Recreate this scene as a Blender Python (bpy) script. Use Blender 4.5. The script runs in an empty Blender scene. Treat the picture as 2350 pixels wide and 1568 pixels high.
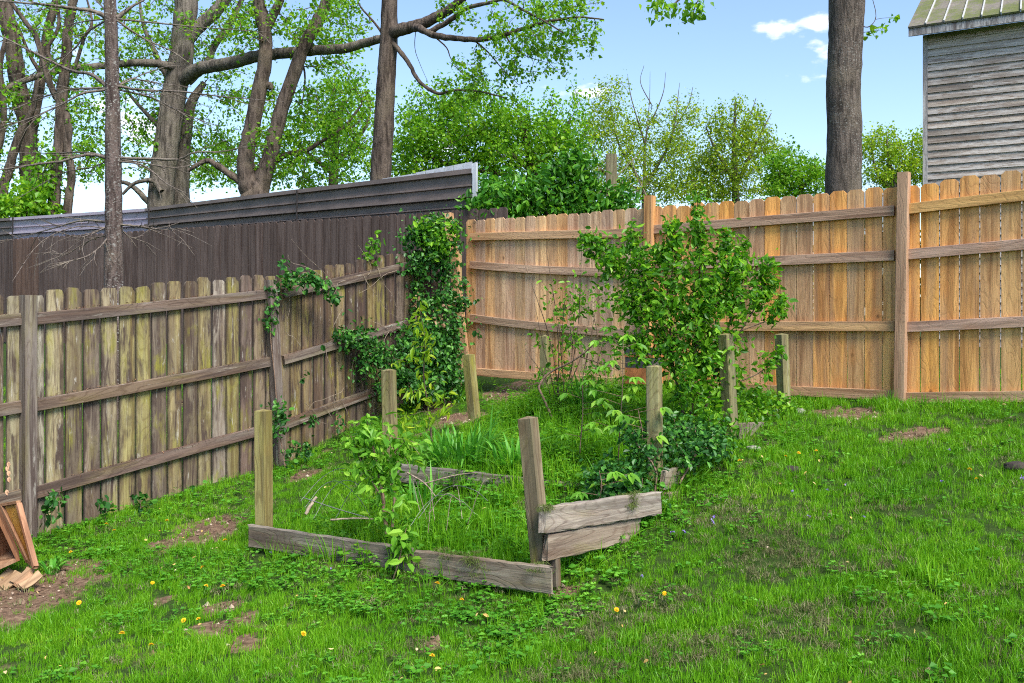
import bpy, bmesh, math, random
import numpy as np
from mathutils import Vector, Matrix
from mathutils import noise as mnoise

random.seed(7)
rng = np.random.default_rng(7)
sc = bpy.context.scene
COL = sc.collection

# ------------------------------------------------------------------ camera, sky, sun, exposure
EYE = 1.65
FPX, CX, HY, WPX = 2100.0, 1175.0, 720.0, 2350.0     # focal length, centre, horizon and width in photograph units
cam_d = bpy.data.cameras.new('camera')
cam = bpy.data.objects.new('camera', cam_d)
COL.objects.link(cam)
cam.location = (0, 0, EYE)
cam.rotation_euler = (math.radians(90), 0, 0)
cam_d.sensor_width = 36.0
cam_d.lens = 36.0 * FPX / WPX
cam_d.shift_y = -(784.0 - HY) / WPX
cam_d.clip_start = 0.05
cam_d.clip_end = 2000
sc.camera = cam

TO_SUN = Vector((0.34, -0.52, 0.78)).normalized()
SUN_EL = math.asin(TO_SUN.z)
SUN_AZ = math.atan2(TO_SUN.x, TO_SUN.y)
world = bpy.data.worlds.new('World')
sc.world = world
world.use_nodes = True
wnt = world.node_tree
for n in list(wnt.nodes):
    wnt.nodes.remove(n)
w_out = wnt.nodes.new('ShaderNodeOutputWorld')
w_bg = wnt.nodes.new('ShaderNodeBackground')
w_sky = wnt.nodes.new('ShaderNodeTexSky')
w_sky.sky_type = 'NISHITA'
w_sky.sun_disc = False
w_sky.sun_elevation = SUN_EL
w_sky.sun_rotation = SUN_AZ
w_sky.altitude = 200
w_sky.air_density = 1.0
w_sky.dust_density = 0.9
w_sky.ozone_density = 2.0
w_bg.inputs['Strength'].default_value = 0.12
# a few soft fair-weather clouds over the whole sky
w_tc = wnt.nodes.new('ShaderNodeTexCoord')
w_map = wnt.nodes.new('ShaderNodeMapping')
w_map.inputs['Scale'].default_value = (1.0, 1.0, 2.2)
w_map.inputs['Location'].default_value = (1.85, 0.9, 0.65)
w_no = wnt.nodes.new('ShaderNodeTexNoise')
w_no.inputs['Scale'].default_value = 8.0
w_no.inputs['Detail'].default_value = 7.0
w_no.inputs['Roughness'].default_value = 0.55
w_rp = wnt.nodes.new('ShaderNodeMapRange')
w_rp.inputs['From Min'].default_value = 0.625
w_rp.inputs['From Max'].default_value = 0.70
w_rp.interpolation_type = 'SMOOTHSTEP'
w_mul = wnt.nodes.new('ShaderNodeMath'); w_mul.operation = 'MULTIPLY'; w_mul.inputs[1].default_value = 0.85
w_mix = wnt.nodes.new('ShaderNodeMix'); w_mix.data_type = 'RGBA'
w_mix.inputs['B'].default_value = (5.2, 5.4, 5.7, 1)
wnt.links.new(w_tc.outputs['Generated'], w_map.inputs['Vector'])
wnt.links.new(w_map.outputs['Vector'], w_no.inputs['Vector'])
wnt.links.new(w_no.outputs['Fac'], w_rp.inputs['Value'])
wnt.links.new(w_rp.outputs['Result'], w_mul.inputs[0])
wnt.links.new(w_mul.outputs[0], w_mix.inputs['Factor'])
wnt.links.new(w_sky.outputs['Color'], w_mix.inputs['A'])
wnt.links.new(w_mix.outputs['Result'], w_bg.inputs['Color'])
wnt.links.new(w_bg.outputs['Background'], w_out.inputs['Surface'])

sun_d = bpy.data.lights.new('sun', 'SUN')
sun_d.energy = 3.3
sun_d.angle = math.radians(28)
sun_d.color = (1.0, 0.95, 0.87)
sun = bpy.data.objects.new('sun', sun_d)
COL.objects.link(sun)
sun.rotation_euler = TO_SUN.to_track_quat('Z', 'Y').to_euler()

sc.view_settings.view_transform = 'Standard'
sc.view_settings.look = 'None'
sc.view_settings.gamma = 1.0
sc.view_settings.exposure = 1.15
sc.render.engine = 'CYCLES'
sc.cycles.max_bounces = 4
sc.cycles.diffuse_bounces = 3
sc.cycles.glossy_bounces = 1
sc.cycles.transmission_bounces = 2
sc.cycles.transparent_max_bounces = 2
sc.cycles.caustics_reflective = False
sc.cycles.caustics_refractive = False
sc.cycles.use_adaptive_sampling = True
sc.cycles.adaptive_threshold = 0.03
sc.cycles.use_denoising = False
sc.cycles.filter_width = 1.1

# ------------------------------------------------------------------ measuring
def P(px, py, y):
    return Vector(((px - CX) / FPX * y, y, EYE + (HY - py) / FPX * y))

CTRL = [(-3.66, 6.93, -1.73), (-2.25, 8.92, -1.52), (-0.84, 10.9, -0.98), (-5.1, 4.95, -1.9),
        (3.35, 7.9, -0.765), (1.42, 9.37, -0.76), (4.1, 7.33, -0.73), (5.3, 6.4, -0.6),
        (0.25, 4.9, -1.60), (-1.7, 5.9, -1.63), (-0.78, 5.25, -1.62), (-0.72, 5.75, -1.47), (-0.1, 6.5, -1.36), (0.1, 6.9, -1.16),
        (0.7, 7.5, -1.04), (0.9, 8.2, -0.92), (0.0, 8.6, -1.0), (1.2, 6.2, -1.24), (1.75, 7.0, -1.04), (2.7, 8.4, -0.83),
        (-3.1, 6.0, -1.77), (-2.4, 4.3, -1.74), (0, 3.6, -1.58), (2.0, 3.6, -1.46), (3.4, 5.4, -1.10), (2.4, 6.0, -1.13),
        (-3, 2, -1.9), (3, 1.5, -1.55), (0, 0, -1.7), (-5, 9, -1.3), (-3.5, 11, -0.85), (-1.3, 12.5, -0.5), (-5.5, 14.8, -0.48),
        (-9.5, 17, -0.5), (4, 11, -0.75), (8, 9, -0.7), (7, 16, -0.6), (0, 14, -0.55), (2.5, 14, -0.7), (-8, 11, -1.0), (-9, 5, -1.8)]
_c = np.array(CTRL)
def _fit():
    n = len(_c)
    D = np.sqrt(((_c[:, None, :2] - _c[None, :, :2]) ** 2).sum(-1))
    A = np.zeros((n + 3, n + 3))
    A[:n, :n] = D - 0.03 * np.eye(n)
    A[:n, n] = 1; A[:n, n + 1:] = _c[:, :2]
    A[n, :n] = 1; A[n + 1:, :n] = _c[:, :2].T
    b = np.concatenate([_c[:, 2], np.zeros(3)])
    return np.linalg.solve(A, b)
_w = _fit()
def Hn(x, y):
    x = np.asarray(x, float); y = np.asarray(y, float)
    n = len(_c)
    d = np.sqrt((x[..., None] - _c[:, 0]) ** 2 + (y[..., None] - _c[:, 1]) ** 2 + 0.02)
    h = d @ _w[:n] + _w[n] + _w[n + 1] * x + _w[n + 2] * y
    r = np.sqrt(x ** 2 + (y - 8) ** 2)
    t = np.clip((r - 9) / 9, 0, 1); t = t * t * (3 - 2 * t)
    h = h * (1 - t) + (-0.62) * t
    return h + EYE
def H(x, y):
    return float(Hn(np.array([x]), np.array([y]))[0])
def G(px, py):
    ys = np.linspace(2.2, 16, 700)
    xs = (px - CX) / FPX * ys
    hs = EYE + (HY - py) / FPX * ys
    i = np.argmax(hs <= Hn(xs, ys))
    return Vector((xs[i], ys[i], Hn(xs[i:i + 1], ys[i:i + 1])[0]))

# ------------------------------------------------------------------ mesh helpers
def np_mesh(name, V, F, mat=None, tint=None, smooth=False):
    V = np.asarray(V, np.float32); F = np.asarray(F, np.int32)
    me = bpy.data.meshes.new(name)
    m, k = F.shape
    me.vertices.add(len(V)); me.vertices.foreach_set('co', V.ravel())
    me.loops.add(m * k); me.loops.foreach_set('vertex_index', F.ravel())
    me.polygons.add(m)
    me.polygons.foreach_set('loop_start', np.arange(0, m * k, k, dtype=np.int32))
    me.polygons.foreach_set('use_smooth', np.full(m, smooth, dtype=bool))
    if tint is not None:
        a = me.attributes.new('tint', 'FLOAT', 'POINT')
        a.data.foreach_set('value', np.asarray(tint, np.float32))
    me.update(calc_edges=True)
    if mat:
        me.materials.append(mat)
    return me

def add(name, me, parent=None, loc=None):
    o = bpy.data.objects.new(name, me)
    COL.objects.link(o)
    if parent:
        o.parent = parent
    if loc is not None:
        o.location = loc
    return o

def tag(o, label, cat, group=None, kind=None):
    o['label'] = label
    if cat:
        o['category'] = cat
    if group:
        o['group'] = group
    if kind:
        o['kind'] = kind
    return o

def thing(name, label, cat, loc=(0, 0, 0), group=None):
    o = add(name, None)
    o.location = loc
    return tag(o, label, cat, group)

def inv(parent):       # keep world coordinates of a child mesh
    return Matrix.Translation(-Vector(parent.location))

def part(name, me, parent):
    o = add(name, me, parent)
    o.matrix_parent_inverse = inv(parent)
    return o

def frame_between(A, B, facing):
    A, B = Vector(A), Vector(B)
    z = (B - A).normalized()
    y = Vector(facing); y = (y - z * y.dot(z)).normalized()
    x = y.cross(z)
    M = Matrix((x, y, z)).transposed().to_4x4()
    M.translation = A
    return M

def board_mesh(name, w, t, L, mat, nz=1, bev=0.004, sag=0.0, rough=0.0, seed=0, top=None, ends=0.0):
    """a sawn timber along local Z, w across X, t through Y, edges eased, optionally sagging and worn"""
    r = random.Random(seed)
    hw, ht = w / 2, t / 2
    prof = [(-hw + bev, -ht), (hw - bev, -ht), (hw, -ht + bev), (hw, ht - bev), (hw - bev, ht), (-hw + bev, ht), (-hw, ht - bev), (-hw, -ht + bev)]
    V, F4 = [], []
    for i in range(nz + 1):
        f = i / nz
        s = -sag * 4 * f * (1 - f)
        for (x, y) in prof:
            zz = L * f
            if ends and i in (0, nz):
                zz += r.uniform(-ends, ends)
            V.append((x + s + r.uniform(-rough, rough), y + r.uniform(-rough, rough) * .5, zz))
    faces = []
    for i in range(nz):
        for k in range(8):
            a = i * 8 + k; b = i * 8 + (k + 1) % 8
            faces.append((a, b, b + 8, a + 8))
    faces.append(tuple(range(7, -1, -1)))
    o = nz * 8
    if top == 'pyramid':
        V.append((0, 0, L + 0.012)); c = len(V) - 1
        for k in range(8):
            faces.append((o + k, o + (k + 1) % 8, c))
    else:
        faces.append(tuple(o + k for k in range(8)))
    me = bpy.data.meshes.new(name)
    me.from_pydata(V, [], faces); me.update()
    me.materials.append(mat)
    return me

def picket_mesh(name, w, t, L, ear, mat, seed=0, wear=0.0):
    r = random.Random(seed)
    hw = w / 2
    j = lambda: r.uniform(-wear, wear)
    e = ear
    prof = [(-hw, 0), (hw, 0), (hw, L - e + j()), (hw - e * .42 + j(), L - e * .30 + j()), (hw - e * .95, L + j()), (-hw + e * .95, L + j()),
            (-hw + e * .42 + j(), L - e * .30 + j()), (-hw, L - e + j())]
    if wear == 0:
        prof = [(-hw, 0), (hw, 0), (hw, L - e), (hw - e, L), (-hw + e, L), (-hw, L - e)]
    n = len(prof)
    V = [(x, -t / 2, z) for x, z in prof] + [(x, t / 2, z) for x, z in prof]
    F = [tuple(range(n)), tuple(range(2 * n - 1, n - 1, -1))]
    for k in range(n):
        a, b = k, (k + 1) % n
        F.append((b, a, a + n, b + n))
    me = bpy.data.meshes.new(name)
    me.from_pydata(V, [], F); me.update()
    me.materials.append(mat)
    return me

def tube_mesh(name, segs, sides, mat, smooth=True):
    """segs: list of polylines [(point, radius), ...]; every polyline becomes one continuous tube"""
    V, F = [], []
    base = 0
    ang = np.linspace(0, 2 * np.pi, sides, endpoint=False)
    for line in segs:
        pts = np.array([p for p, r in line], float); rad = np.array([r for p, r in line], float)
        n = len(pts)
        if n < 2:
            continue
        T = np.gradient(pts, axis=0)
        T /= np.linalg.norm(T, axis=1)[:, None] + 1e-9
        up = np.array([0.31, 0.17, 0.93]) if abs(T[0][2]) < 0.9 else np.array([0.95, 0.1, 0.2])
        U = np.cross(T, up); U /= np.linalg.norm(U, axis=1)[:, None] + 1e-9
        W = np.cross(T, U)
        ring = pts[:, None, :] + rad[:, None, None] * (np.cos(ang)[None, :, None] * U[:, None, :] + np.sin(ang)[None, :, None] * W[:, None, :])
        V.append(ring.reshape(-1, 3))
        i = np.arange(n - 1)[:, None] * sides; k = np.arange(sides)[None, :]
        k2 = (k + 1) % sides
        F.append(np.stack([base + i + k, base + i + k2, base + i + sides + k2, base + i + sides + k], -1).reshape(-1, 4))
        base += n * sides
    return np_mesh(name, np.concatenate(V), np.concatenate(F), mat, smooth=smooth)

def smooth_line(pts, rads, n=6, wob=0.0, seed=0):
    """Catmull-Rom through points, with a little wander"""
    r = np.random.default_rng(seed)
    p = np.array([tuple(q) for q in pts], float); rr = np.array(rads, float)
    if len(p) == 2:
        p = np.stack([p[0], p.mean(0), p[1]]); rr = np.array([rr[0], rr.mean(), rr[1]])
    pe = np.vstack([2 * p[0] - p[1], p, 2 * p[-1] - p[-2]])
    out = []
    for i in range(len(p) - 1):
        a, b, c, d = pe[i], pe[i + 1], pe[i + 2], pe[i + 3]
        for k in range(n):
            t = k / n
            q = 0.5 * ((2 * b) + (-a + c) * t + (2 * a - 5 * b + 4 * c - d) * t * t + (-a + 3 * b - 3 * c + d) * t ** 3)
            R = rr[i] * (1 - t) + rr[i + 1] * t
            out.append((q + r.normal(0, 1, 3) * wob * R, R * (1 + r.normal(0, .5) * wob)))
    out.append((p[-1], rr[-1]))
    return out

# ------------------------------------------------------------------ leaves
LEAF = {
    'diamond': (np.array([(0, 0, 0), (.42, -.5, .09), (1, 0, -.10), (.42, .5, .09)]), np.array([(0, 1, 2, 3)])),
    'oval': (np.array([(0, 0, 0), (.22, -.40, .07), (.62, -.42, .06), (1, 0, -.14), (.62, .42, .06), (.22, .40, .07)]), np.array([(0, 1, 2, 3), (0, 3, 4, 5)])),
    'lance': (np.array([(0, 0, 0), (.3, -.5, .05), (.65, -.36, .0), (1, 0, -.25), (.65, .36, .0), (.3, .5, .05)]), np.array([(0, 1, 2, 3), (0, 3, 4, 5)])),
    'lobed': (np.array([(0, 0, 0), (.12, -.48, .05), (.5, -.30, .02), (.62, -.56, .08), (1, 0, -.1), (.62, .56, .08), (.5, .30, .02), (.12, .48, .05)]),
              np.array([(0, 1, 2, 4), (2, 3, 4, 4), (0, 4, 6, 7), (4, 5, 6, 6)])),
}
def unit(a):
    return a / (np.linalg.norm(a, axis=-1, keepdims=True) + 1e-9)

def leaf_arrays(pos, d, nrm, length, width, shape):
    T, Fq = LEAF[shape]
    if shape == 'lobed':
        Fq = np.array([(0, 1, 2, 4), (0, 4, 6, 7)])
        Fx = np.array([(2, 3, 4, 4), (4, 5, 6, 6)])
    d = unit(d); s = unit(np.cross(nrm, d)); nn = np.cross(d, s)
    L = np.asarray(length)[:, None, None]; Wd = np.asarray(width)[:, None, None]
    V = pos[:, None, :] + L * T[None, :, 0:1] * d[:, None, :] + Wd * T[None, :, 1:2] * s[:, None, :] + L * T[None, :, 2:3] * nn[:, None, :]
    k = len(T)
    F = (np.arange(len(pos)) * k)[:, None, None] + Fq[None]
    return V.reshape(-1, 3), F.reshape(-1, 4), k

def leaf_mesh(name, pos, d, nrm, length, width, shape, mat, tint=None, r=None):
    r = r or rng
    V, F, k = leaf_arrays(pos, d, nrm, length, width, shape)
    if tint is None:
        tint = r.random(len(pos))
    return np_mesh(name, V, F, mat, np.repeat(tint, k))

def scatter_leaves(name, pos, size, mat, shape='diamond', aspect=.7, up=.6, droop=.2, out=None, seed=0, sizevar=.35, tint=None):
    """leaves at pos with loosely upward facing blades"""
    r = np.random.default_rng(seed)
    n = len(pos)
    nrm = unit(r.normal(0, 1, (n, 3)) * (1 - up) + np.array([0, 0, 1.0]) * up + (out * .5 if out is not None else 0))
    d = r.normal(0, 1, (n, 3)); d[:, 2] -= droop * 2
    if out is not None:
        d += out * .7
    d = unit(d - nrm * (d * nrm).sum(1)[:, None])
    L = size * (1 + r.normal(0, sizevar, n)).clip(.4, 1.8)
    return leaf_mesh(name, pos, d, nrm, L, L * aspect, shape, mat, tint, r)

# ------------------------------------------------------------------ growth
class Plant:
    def __init__(self, seed=0):
        self.r = np.random.default_rng(seed)
        self.lines = []
        self.nodes = np.zeros((0, 3)); self.rad = np.zeros(0)
        self.tips = []          # (point, direction)
    def limb(self, pts, rads, n=6, wob=.05, keep=True):
        ln = smooth_line(pts, rads, n, wob, int(self.r.integers(1e9)))
        self.lines.append(ln)
        if keep:
            self.nodes = np.vstack([self.nodes, np.array([p for p, _ in ln])]); self.rad = np.concatenate([self.rad, [q for _, q in ln]])
        return ln
    def reach(self, targets, step=.35, tip=.006, wob=.12, lift=.15, rmax=.05, rk=.02, leafnodes=3, updown=0.0, order=True):
        t = np.asarray(targets, float)
        if order:
            d0 = np.array([np.min(((self.nodes - q) ** 2).sum(1)) for q in t]) if len(self.nodes) < 4000 else self.r.random(len(t))
            t = t[np.argsort(d0)]
        for q in t:
            dv = self.nodes - q
            dist = np.sqrt((dv ** 2).sum(1)) + updown * np.maximum(dv[:, 2], 0)
            i = int(np.argmin(dist))
            a = self.nodes[i]; L = np.linalg.norm(q - a)
            if L < step * .4:
                continue
            m = max(2, int(L / step) + 1)
            f = np.linspace(0, 1, m + 1)
            mid = (a + q) / 2 + self.r.normal(0, wob, 3) * L + np.array([0, 0, lift * L])
            pts = (1 - f)[:, None] ** 2 * a + 2 * (f * (1 - f))[:, None] * mid + f[:, None] ** 2 * q
            pts[1:-1] += self.r.normal(0, .04 * L / m * 2, (m - 1, 3))
            r0 = min(self.rad[i] * .75, rmax, tip + rk * L)
            rr = np.linspace(max(r0, tip), tip, m + 1)
            self.lines.append(list(zip(pts, rr)))
            self.nodes = np.vstack([self.nodes, pts[1:]]); self.rad = np.concatenate([self.rad, rr[1:]])
            for k in range(max(1, m + 1 - leafnodes), m + 1):
                self.tips.append((pts[k], q - a))
    def leaf_points(self, n, spread):
        tp = np.array([p for p, _ in self.tips]) if self.tips else self.nodes[len(self.nodes) // 3:]
        i = self.r.integers(0, len(tp), n)
        return tp[i] + self.r.normal(0, 1, (n, 3)) * spread

def ell_px(cx, cy, rx, ry, y, ry_depth):
    c = P(cx, cy, y); s = y / FPX
    return (np.array(c), np.array([rx * s, ry_depth, ry * s]))

def in_ells(ells, n, seed, bias=.5, keep=None):
    r = np.random.default_rng(seed)
    vol = np.array([e[1].prod() for e in ells]); vol = vol / vol.sum()
    idx = r.choice(len(ells), n, p=vol)
    v = unit(r.normal(0, 1, (n, 3))) * (r.random(n) ** bias)[:, None]
    C = np.array([e[0] for e in ells]); R = np.array([e[1] for e in ells])
    return C[idx] + v * R[idx], unit(v / 1.0)

# ------------------------------------------------------------------ materials
def new_mat(name):
    m = bpy.data.materials.new(name)
    m.use_nodes = True
    nt = m.node_tree
    b = nt.nodes['Principled BSDF']
    return m, nt, b

class N:
    """tiny node-graph writer"""
    def __init__(self, nt):
        self.nt = nt
    def n(self, t, **kw):
        x = self.nt.nodes.new('ShaderNode' + t)
        for k, v in kw.items():
            setattr(x, k, v)
        return x
    def l(self, a, b):
        self.nt.links.new(a, b)
    def val(self, sock, v):
        if hasattr(v, 'links') or isinstance(v, bpy.types.NodeSocket):
            self.l(v, sock)
        else:
            sock.default_value = v
    def math(self, op, a, b=0.0, clamp=False):
        x = self.n('Math', operation=op); x.use_clamp = clamp
        self.val(x.inputs[0], a); self.val(x.inputs[1], b)
        return x.outputs[0]
    def vmul(self, v, s):
        x = self.n('VectorMath', operation='MULTIPLY')
        self.val(x.inputs[0], v); x.inputs[1].default_value = s
        return x.outputs[0]
    def noise(self, vec, scale, detail=4, rough=.55, dist=0.0):
        x = self.n('TexNoise')
        if vec is not None:
            self.l(vec, x.inputs['Vector'])
        x.inputs['Scale'].default_value = scale; x.inputs['Detail'].default_value = detail
        x.inputs['Roughness'].default_value = rough; x.inputs['Distortion'].default_value = dist
        return x.outputs['Fac']
    def rng(self, v, a, b, c=0.0, d=1.0, smooth=True):
        x = self.n('MapRange'); x.clamp = True
        if smooth:
            x.interpolation_type = 'SMOOTHSTEP'
        self.val(x.inputs['Value'], v)
        x.inputs['From Min'].default_value = a; x.inputs['From Max'].default_value = b
        x.inputs['To Min'].default_value = c; x.inputs['To Max'].default_value = d
        return x.outputs['Result']
    def mix(self, f, a, b, mode='MIX'):
        x = self.n('Mix', data_type='RGBA', blend_type=mode)
        self.val(x.inputs['Factor'], f); self.val(x.inputs['A'], a); self.val(x.inputs['B'], b)
        return x.outputs['Result']
    def ramp(self, f, stops):
        x = self.n('ValToRGB')
        self.val(x.inputs['Fac'], f)
        els = x.color_ramp.elements
        while len(els) < len(stops):
            els.new(.5)
        for e, (p, c) in zip(els, stops):
            e.position = p; e.color = (*c, 1)
        return x.outputs['Color']
    def bump(self, h, strength, dist=.01):
        x = self.n('Bump'); x.inputs['Strength'].default_value = strength; x.inputs['Distance'].default_value = dist
        self.l(h, x.inputs['Height'])
        return x.outputs['Normal']

def rgb(*c):
    return (*c, 1)

def local_vec(g, k=41.0):
    tc = g.n('TexCoord'); oi = g.n('ObjectInfo')
    off = g.n('CombineXYZ')
    g.l(g.math('MULTIPLY', oi.outputs['Random'], k), off.inputs[0])
    g.l(g.math('MULTIPLY', oi.outputs['Random'], k * .37), off.inputs[1])
    g.l(g.math('MULTIPLY', oi.outputs['Random'], k * 1.9), off.inputs[2])
    a = g.n('VectorMath', operation='ADD')
    g.l(tc.outputs['Object'], a.inputs[0]); g.l(off.outputs[0], a.inputs[1])
    return a.outputs[0], oi, tc

def wood_material(name, knots=True, edge=0.0, blotch=1.0, grey=(.30, .25, .21), greyamt=.55, moss=0.0, stain=0.0, contrast=1.0, paint=0.0, rough=.75):
    m, nt, b = new_mat(name)
    g = N(nt)
    vec, oi, tc = local_vec(g)
    streak = g.noise(g.vmul(vec, (16, 16, .9)), 1.0, 5, .6, .8)
    fine = g.noise(g.vmul(vec, (120, 120, 3.0)), 1.0, 3, .6, .3)
    wob = g.noise(g.vmul(vec, (5, 5, 1.1)), 1.0, 2, .5)
    # flame figure: contour lines of a stretched noise field
    fig = g.math('FRACT', g.math('MULTIPLY', wob, 17.0))
    figl = g.rng(g.math('ABSOLUTE', g.math('SUBTRACT', fig, .5)), .30, .5, 0, 1)
    base = oi.outputs['Color']
    dark = g.mix(1.0, base, rgb(.50, .42, .38), 'MULTIPLY')
    light = g.mix(1.0, base, rgb(1.16, 1.16, 1.14), 'MULTIPLY')
    col = g.mix(g.rng(streak, .30, .68), dark, light)
    col = g.mix(g.math('MULTIPLY', figl, .42 * contrast), col, dark)
    gf = g.noise(g.vmul(vec, (9, 9, .55)), 1.0, 3, .55, .4)
    col = g.mix(g.math('MULTIPLY', g.rng(gf, .44, .66), greyamt), col, rgb(*grey))
    if moss:
        mo = g.noise(g.vmul(vec, (9, 9, 1.4 * blotch)), 1.0, 5, .65, .5)
        mo2 = g.noise(vec, 1.3, 2, .5)
        f = g.math('MULTIPLY', g.rng(mo, .47, .68), g.rng(mo2, .38, .62, .25, 1.0))
        mc = g.ramp(fine, [(.25, (.10, .105, .012)), (.75, (.32, .29, .035))])
        col = g.mix(g.math('MULTIPLY', f, moss), col, mc)
    if stain:
        st = g.noise(g.vmul(vec, (20, 20, .8 * blotch)), 1.0, 6, .66, 1.0)
        st2 = g.noise(g.vmul(vec, (4, 4, 1.0 * blotch)), 1.0, 4, .65)
        f = g.math('MULTIPLY', g.rng(st, .43, .60), g.rng(st2, .38, .56))
        col = g.mix(g.math('MULTIPLY', f, stain), col, rgb(.060, .040, .034))
        pale = g.noise(g.vmul(vec, (26, 26, 2.2 * blotch)), 1.0, 5, .7, .6)
        col = g.mix(g.math('MULTIPLY', g.rng(pale, .59, .70), min(1, .6 * stain)), col, rgb(.46, .43, .37))
        lich = g.noise(vec, 34, 5, .7)
        col = g.mix(g.math('MULTIPLY', g.rng(lich, .62, .72), .5 * stain), col, rgb(.05, .038, .03))
    if edge:
        sx = g.n('SeparateXYZ'); g.l(tc.outputs['Object'], sx.inputs[0])
        ed = g.noise(g.vmul(vec, (12, 12, 3.0)), 1.0, 5, .7)
        ef = g.rng(g.math('ADD', g.math('ABSOLUTE', sx.outputs[0]), g.math('MULTIPLY', g.math('SUBTRACT', ed, .5), .10)), .048, .072)
        col = g.mix(g.math('MULTIPLY', ef, edge), col, rgb(.050, .034, .028))
    if paint:
        pn = g.noise(g.vmul(vec, (30, 30, 5)), 1.0, 6, .7, .4)
        pl = g.noise(g.vmul(vec, (7, 7, 1.0)), 1.0, 3, .6)
        f = g.math('MULTIPLY', g.rng(pn, .42, .54), g.rng(pl, .36, .56))
        col = g.mix(g.math('MULTIPLY', f, paint), col, rgb(.60, .58, .56))
    h = g.math('ADD', g.math('MULTIPLY', fine, .6), g.math('MULTIPLY', streak, .8))
    h = g.math('SUBTRACT', h, g.math('MULTIPLY', figl, .25))
    if knots:
        vo = g.n('TexVoronoi'); vo.voronoi_dimensions = '3D'
        g.l(g.vmul(vec, (4.2, .01, 3.0)), vo.inputs['Vector']); vo.inputs['Scale'].default_value = 1.0
        sel = g.rng(vo.outputs['Color'], .55, .57)
        wd = g.math('ADD', vo.outputs['Distance'], g.math('MULTIPLY', g.math('SUBTRACT', fine, .5), .05))
        ring = g.rng(wd, .055, .12, 1, 0)
        halo = g.rng(wd, .10, .40, 1, 0)
        core = g.rng(wd, .03, .06, 1, 0)
        col = g.mix(g.math('MULTIPLY', g.math('MULTIPLY', halo, sel), .40), col, g.mix(1.0, base, rgb(.85, .62, .42), 'MULTIPLY'))
        col = g.mix(g.math('MULTIPLY', g.math('MULTIPLY', ring, sel), .85), col, rgb(.055, .028, .014))
        col = g.mix(g.math('MULTIPLY', g.math('MULTIPLY', core, sel), .8), col, g.mix(1.0, base, rgb(.55, .38, .26), 'MULTIPLY'))
    g.l(col, b.inputs['Base Color'])
    b.inputs['Roughness'].default_value = rough
    b.inputs['Specular IOR Level'].default_value = .25
    g.l(g.bump(h, .55, .006), b.inputs['Normal'])
    return m

M_NEW = wood_material('new_fence_wood', greyamt=.42, grey=(.37, .25, .165), contrast=.65)
M_OLD = wood_material('weathered_fence_wood', knots=False, edge=.7, blotch=2.3, greyamt=.45, grey=(.16, .135, .11), moss=.75, stain=.95, rough=.9, contrast=1.2)
M_OLDR = wood_material('weathered_rail_wood', knots=False, greyamt=.6, grey=(.19, .165, .145), moss=.22, stain=.9, rough=.9, contrast=1.3)
M_POST = wood_material('treated_post_wood', knots=True, greyamt=.55, grey=(.13, .12, .075), moss=.8, stain=.35, rough=.85, contrast=1.5)
M_BED = wood_material('grey_bed_timber', knots=False, greyamt=.5, grey=(.20, .185, .165), moss=.25, stain=.55, rough=.95, contrast=1.4)
M_BROWN = wood_material('brown_stained_wood', knots=False, greyamt=.25, grey=(.095, .068, .058), contrast=.3, rough=.7)
M_BARN = wood_material('peeling_clapboard', knots=False, greyamt=.6, grey=(.22, .20, .18), stain=.30, paint=.42, rough=.85)
M_FRESH = wood_material('fresh_split_wood', knots=False, greyamt=.35, grey=(.13, .07, .045), contrast=1.0)

def bark_material(name, c1, c2, scale=1.0, lichen=0.0, bump=.9, pale=(.42, .42, .38)):
    m, nt, b = new_mat(name)
    g = N(nt)
    tc = g.n('TexCoord'); v = tc.outputs['Object']
    a = g.noise(g.vmul(v, (14 * scale, 14 * scale, 2.6 * scale)), 1.0, 6, .65, .6)
    c = g.noise(v, 2.2, 4, .6)
    d = g.noise(v, 40 * scale, 3, .6)
    col = g.mix(g.rng(a, .36, .62), rgb(*c1), rgb(*c2))
    col = g.mix(g.math('MULTIPLY', g.rng(c, .45, .65), .45), col, rgb(c2[0] * 1.2, c2[1] * 1.25, c2[2] * 1.1))
    if lichen:
        li = g.noise(g.vmul(v, (30, 30, 55)), 1.0, 4, .6)
        li2 = g.noise(v, 1.6, 3, .6)
        col = g.mix(g.math('MULTIPLY', g.math('MULTIPLY', g.rng(li, .56, .64), g.rng(li2, .35, .6, .25, 1)), lichen), col, rgb(*pale))
    g.l(col, b.inputs['Base Color'])
    b.inputs['Roughness'].default_value = .92
    b.inputs['Specular IOR Level'].default_value = .2
    h = g.math('ADD', a, g.math('MULTIPLY', d, .25))
    g.l(g.bump(h, min(1, bump * 1.2), .06), b.inputs['Normal'])
    return m
M_BARK = bark_material('maple_bark', (.036, .026, .020), (.125, .095, .075), .8)
M_BARKG = bark_material('grey_bark', (.048, .040, .032), (.165, .14, .115), .8)
M_PINE = bark_material('conifer_bark', (.045, .031, .027), (.135, .102, .09), 1.6, lichen=.75, bump=.6)
M_BIGBARK = bark_material('smooth_trunk_bark', (.045, .036, .029), (.125, .10, .082), 1.5, lichen=.35, bump=.7)
M_TWIG = bark_material('twig_bark', (.035, .024, .018), (.12, .085, .062), 3.0, bump=.3)
M_CTWIG = bark_material('conifer_twig_bark', (.07, .055, .045), (.20, .165, .14), 3.0, bump=.3)
M_TWIGP = bark_material('pale_twig_bark', (.16, .12, .09), (.34, .27, .21), 3.0, bump=.3)
M_VINE = bark_material('vine_stem_bark', (.11, .07, .05), (.26, .17, .12), 3.0, bump=.3)

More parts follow.
